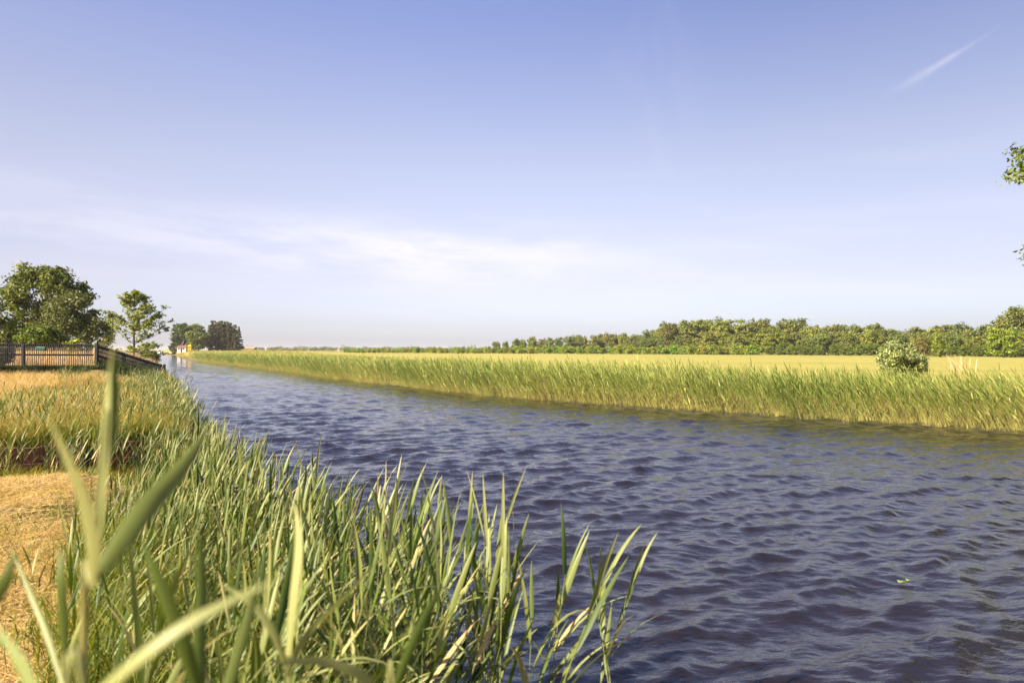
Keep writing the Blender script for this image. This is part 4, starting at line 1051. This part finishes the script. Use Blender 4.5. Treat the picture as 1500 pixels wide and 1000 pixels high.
# tint and haze veil of this sky, by elevation
TT = [(0, 1.10, 1.12, 1.62), (1.2, .98, .98, 1.42), (2.1, .93, .90, 1.26), (5.9, 1.12, .88, .95), (10, 1.35, 1.0, .96), (14.2, 1.48, 1.08, .98), (17, 1.48, 1.09, 1.0), (21.9, 1.38, 1.05, 1.06), (26.4, 1.22, .98, 1.1), (34, 1.45, 1.18, 1.28), (45, 1.6, 1.32, 1.38), (90, 1.6, 1.32, 1.38)]
tint = ramp(nt, [(e / 90, (r * 1.02 / 1.8, g_ * 1.035 / 1.8, b_ * (1.09 if e > 3 else 1) / 1.8)) for e, r, g_, b_ in TT], M_(nt, 'DIVIDE', el, 1.5708, clamp=True))
mt_ = nt.nodes.new('ShaderNodeMix'); mt_.data_type = 'RGBA'; mt_.blend_type = 'MULTIPLY'; mt_.inputs[0].default_value = 1; mt_.clamp_result = False
nt.links.new(sky.outputs[0], mt_.inputs[6]); nt.links.new(tint.outputs[0], mt_.inputs[7])
vm = nt.nodes.new('ShaderNodeVectorMath'); vm.operation = 'SCALE'; nt.links.new(mt_.outputs[2], vm.inputs[0])
nt.links.new(M_(nt, 'ADD', .66, M_(nt, 'MULTIPLY', gauss(az, -.2, .62), .35)), vm.inputs['Scale'])      # bluer away from the sun's side
col = vm.outputs[0]
# cirrus
def cirrus(A, B, rot, scale, detail=8.0, lo=.45, hi=.75, seed=0.0):
    cb = nt.nodes.new('ShaderNodeCombineXYZ')
    u = M_(nt, 'ADD', M_(nt, 'MULTIPLY', az, math.cos(rot)), M_(nt, 'MULTIPLY', el, math.sin(rot)))
    v = M_(nt, 'SUBTRACT', M_(nt, 'MULTIPLY', el, math.cos(rot)), M_(nt, 'MULTIPLY', az, math.sin(rot)))
    nt.links.new(M_(nt, 'MULTIPLY', u, A), cb.inputs[0]); nt.links.new(M_(nt, 'MULTIPLY', v, B), cb.inputs[1]); cb.inputs[2].default_value = seed
    no = nt.nodes.new('ShaderNodeTexNoise'); no.inputs['Scale'].default_value = scale; no.inputs['Detail'].default_value = detail; no.inputs['Roughness'].default_value = .6; no.inputs['Distortion'].default_value = .12
    nt.links.new(cb.outputs[0], no.inputs['Vector'])
    mr = nt.nodes.new('ShaderNodeMapRange'); mr.interpolation_type = 'SMOOTHSTEP'; mr.inputs[1].default_value = lo; mr.inputs[2].default_value = hi; nt.links.new(no.outputs[0], mr.inputs[0])
    return mr.outputs[0]
elc = M_(nt, 'SUBTRACT', el, M_(nt, 'MULTIPLY', M_(nt, 'ADD', az, .3), -.03))
band = M_(nt, 'MULTIPLY', gauss(elc, .142, .040), M_(nt, 'ADD', gauss(az, -.13, .28), M_(nt, 'MULTIPLY', gauss(az, -.60, .22), .25)))
m1 = M_(nt, 'MULTIPLY', M_(nt, 'MULTIPLY', band, cirrus(1.7, 8.0, -.05, 3.4, 11.0, .30, .66, 5.3)), 1.0)
veil = M_(nt, 'MULTIPLY', M_(nt, 'MULTIPLY', gauss(el, .13, .12), cirrus(1, 9, -.05, 2.0, 7.0, .42, .8, 7.7)), .25)
up1 = M_(nt, 'MULTIPLY', M_(nt, 'MULTIPLY', gauss(az, .21, .05), gauss(el, .34, .12)), M_(nt, 'MULTIPLY', cirrus(3, 1, .3, 4, 7, .35, .8, 4.1), .25))
# the contrail
p0 = (.518, .3225); p1 = (.606, .3605); dl = math.hypot(p1[0]-p0[0], p1[1]-p0[1]); ux, uy = (p1[0]-p0[0])/dl, (p1[1]-p0[1])/dl
al = M_(nt, 'ADD', M_(nt, 'MULTIPLY', M_(nt, 'SUBTRACT', az, p0[0]), ux), M_(nt, 'MULTIPLY', M_(nt, 'SUBTRACT', el, p0[1]), uy))
ac = M_(nt, 'SUBTRACT', M_(nt, 'MULTIPLY', M_(nt, 'SUBTRACT', el, p0[1]), ux), M_(nt, 'MULTIPLY', M_(nt, 'SUBTRACT', az, p0[0]), uy))
wdt = M_(nt, 'ADD', .0022, M_(nt, 'MULTIPLY', M_(nt, 'SUBTRACT', dl, al), .03)); uu = M_(nt, 'DIVIDE', ac, wdt)
con = M_(nt, 'MULTIPLY', M_(nt, 'EXPONENT', M_(nt, 'MULTIPLY', M_(nt, 'MULTIPLY', uu, uu), -1.0)), M_(nt, 'MULTIPLY', gauss(al, dl * .42, dl * .42), M_(nt, 'ADD', .08, M_(nt, 'MULTIPLY', cirrus(20, 40, .4, 1.2, 6, .3, .75, 1.1), .32))))
tot = M_(nt, 'ADD', M_(nt, 'ADD', m1, veil), M_(nt, 'ADD', up1, con), clamp=True)
mc = nt.nodes.new('ShaderNodeMix'); mc.data_type = 'RGBA'; nt.links.new(tot, mc.inputs[0]); nt.links.new(col, mc.inputs[6]); mc.inputs[7].default_value = (2.85, 2.75, 2.95, 1)
nt.links.new(mc.outputs[2], bg.inputs[0]); bg.inputs[1].default_value = SKY_STRENGTH

# thin summer haze over the flat land
hm = bpy.data.materials.new('haze'); hm.use_nodes = True; hn = hm.node_tree; hn.nodes.clear()
ho = hn.nodes.new('ShaderNodeOutputMaterial'); pv = hn.nodes.new('ShaderNodeVolumePrincipled')
pv.inputs['Color'].default_value = (.92, .92, .96, 1); pv.inputs['Density'].default_value = HAZE; pv.inputs['Anisotropy'].default_value = .1
hn.links.new(pv.outputs[0], ho.inputs['Volume'])
hz = MB().box((-4600, -300, -3.0), (4600, 4700, 19.0)).build('haze', hm); tag(hz, kind='stuff')

cam = bpy.data.cameras.new('camera'); co = bpy.data.objects.new('camera', cam); C.objects.link(co)
co.location = (0, 0, H); co.rotation_euler = (math.pi / 2, 0, 0)
cam.sensor_width = 36; cam.lens = 24; cam.shift_y = (CY - 500) / 1500
cam.clip_start = .05; cam.clip_end = 9000
cam.dof.use_dof = True; cam.dof.focus_distance = 18.0; cam.dof.aperture_fstop = 2.5
sc.camera = co
sc.view_settings.view_transform = 'Standard'; sc.view_settings.look = 'None'
sc.view_settings.exposure = 1.65; sc.view_settings.gamma = 1.0
sc.cycles.max_bounces = 6; sc.cycles.transparent_max_bounces = 6
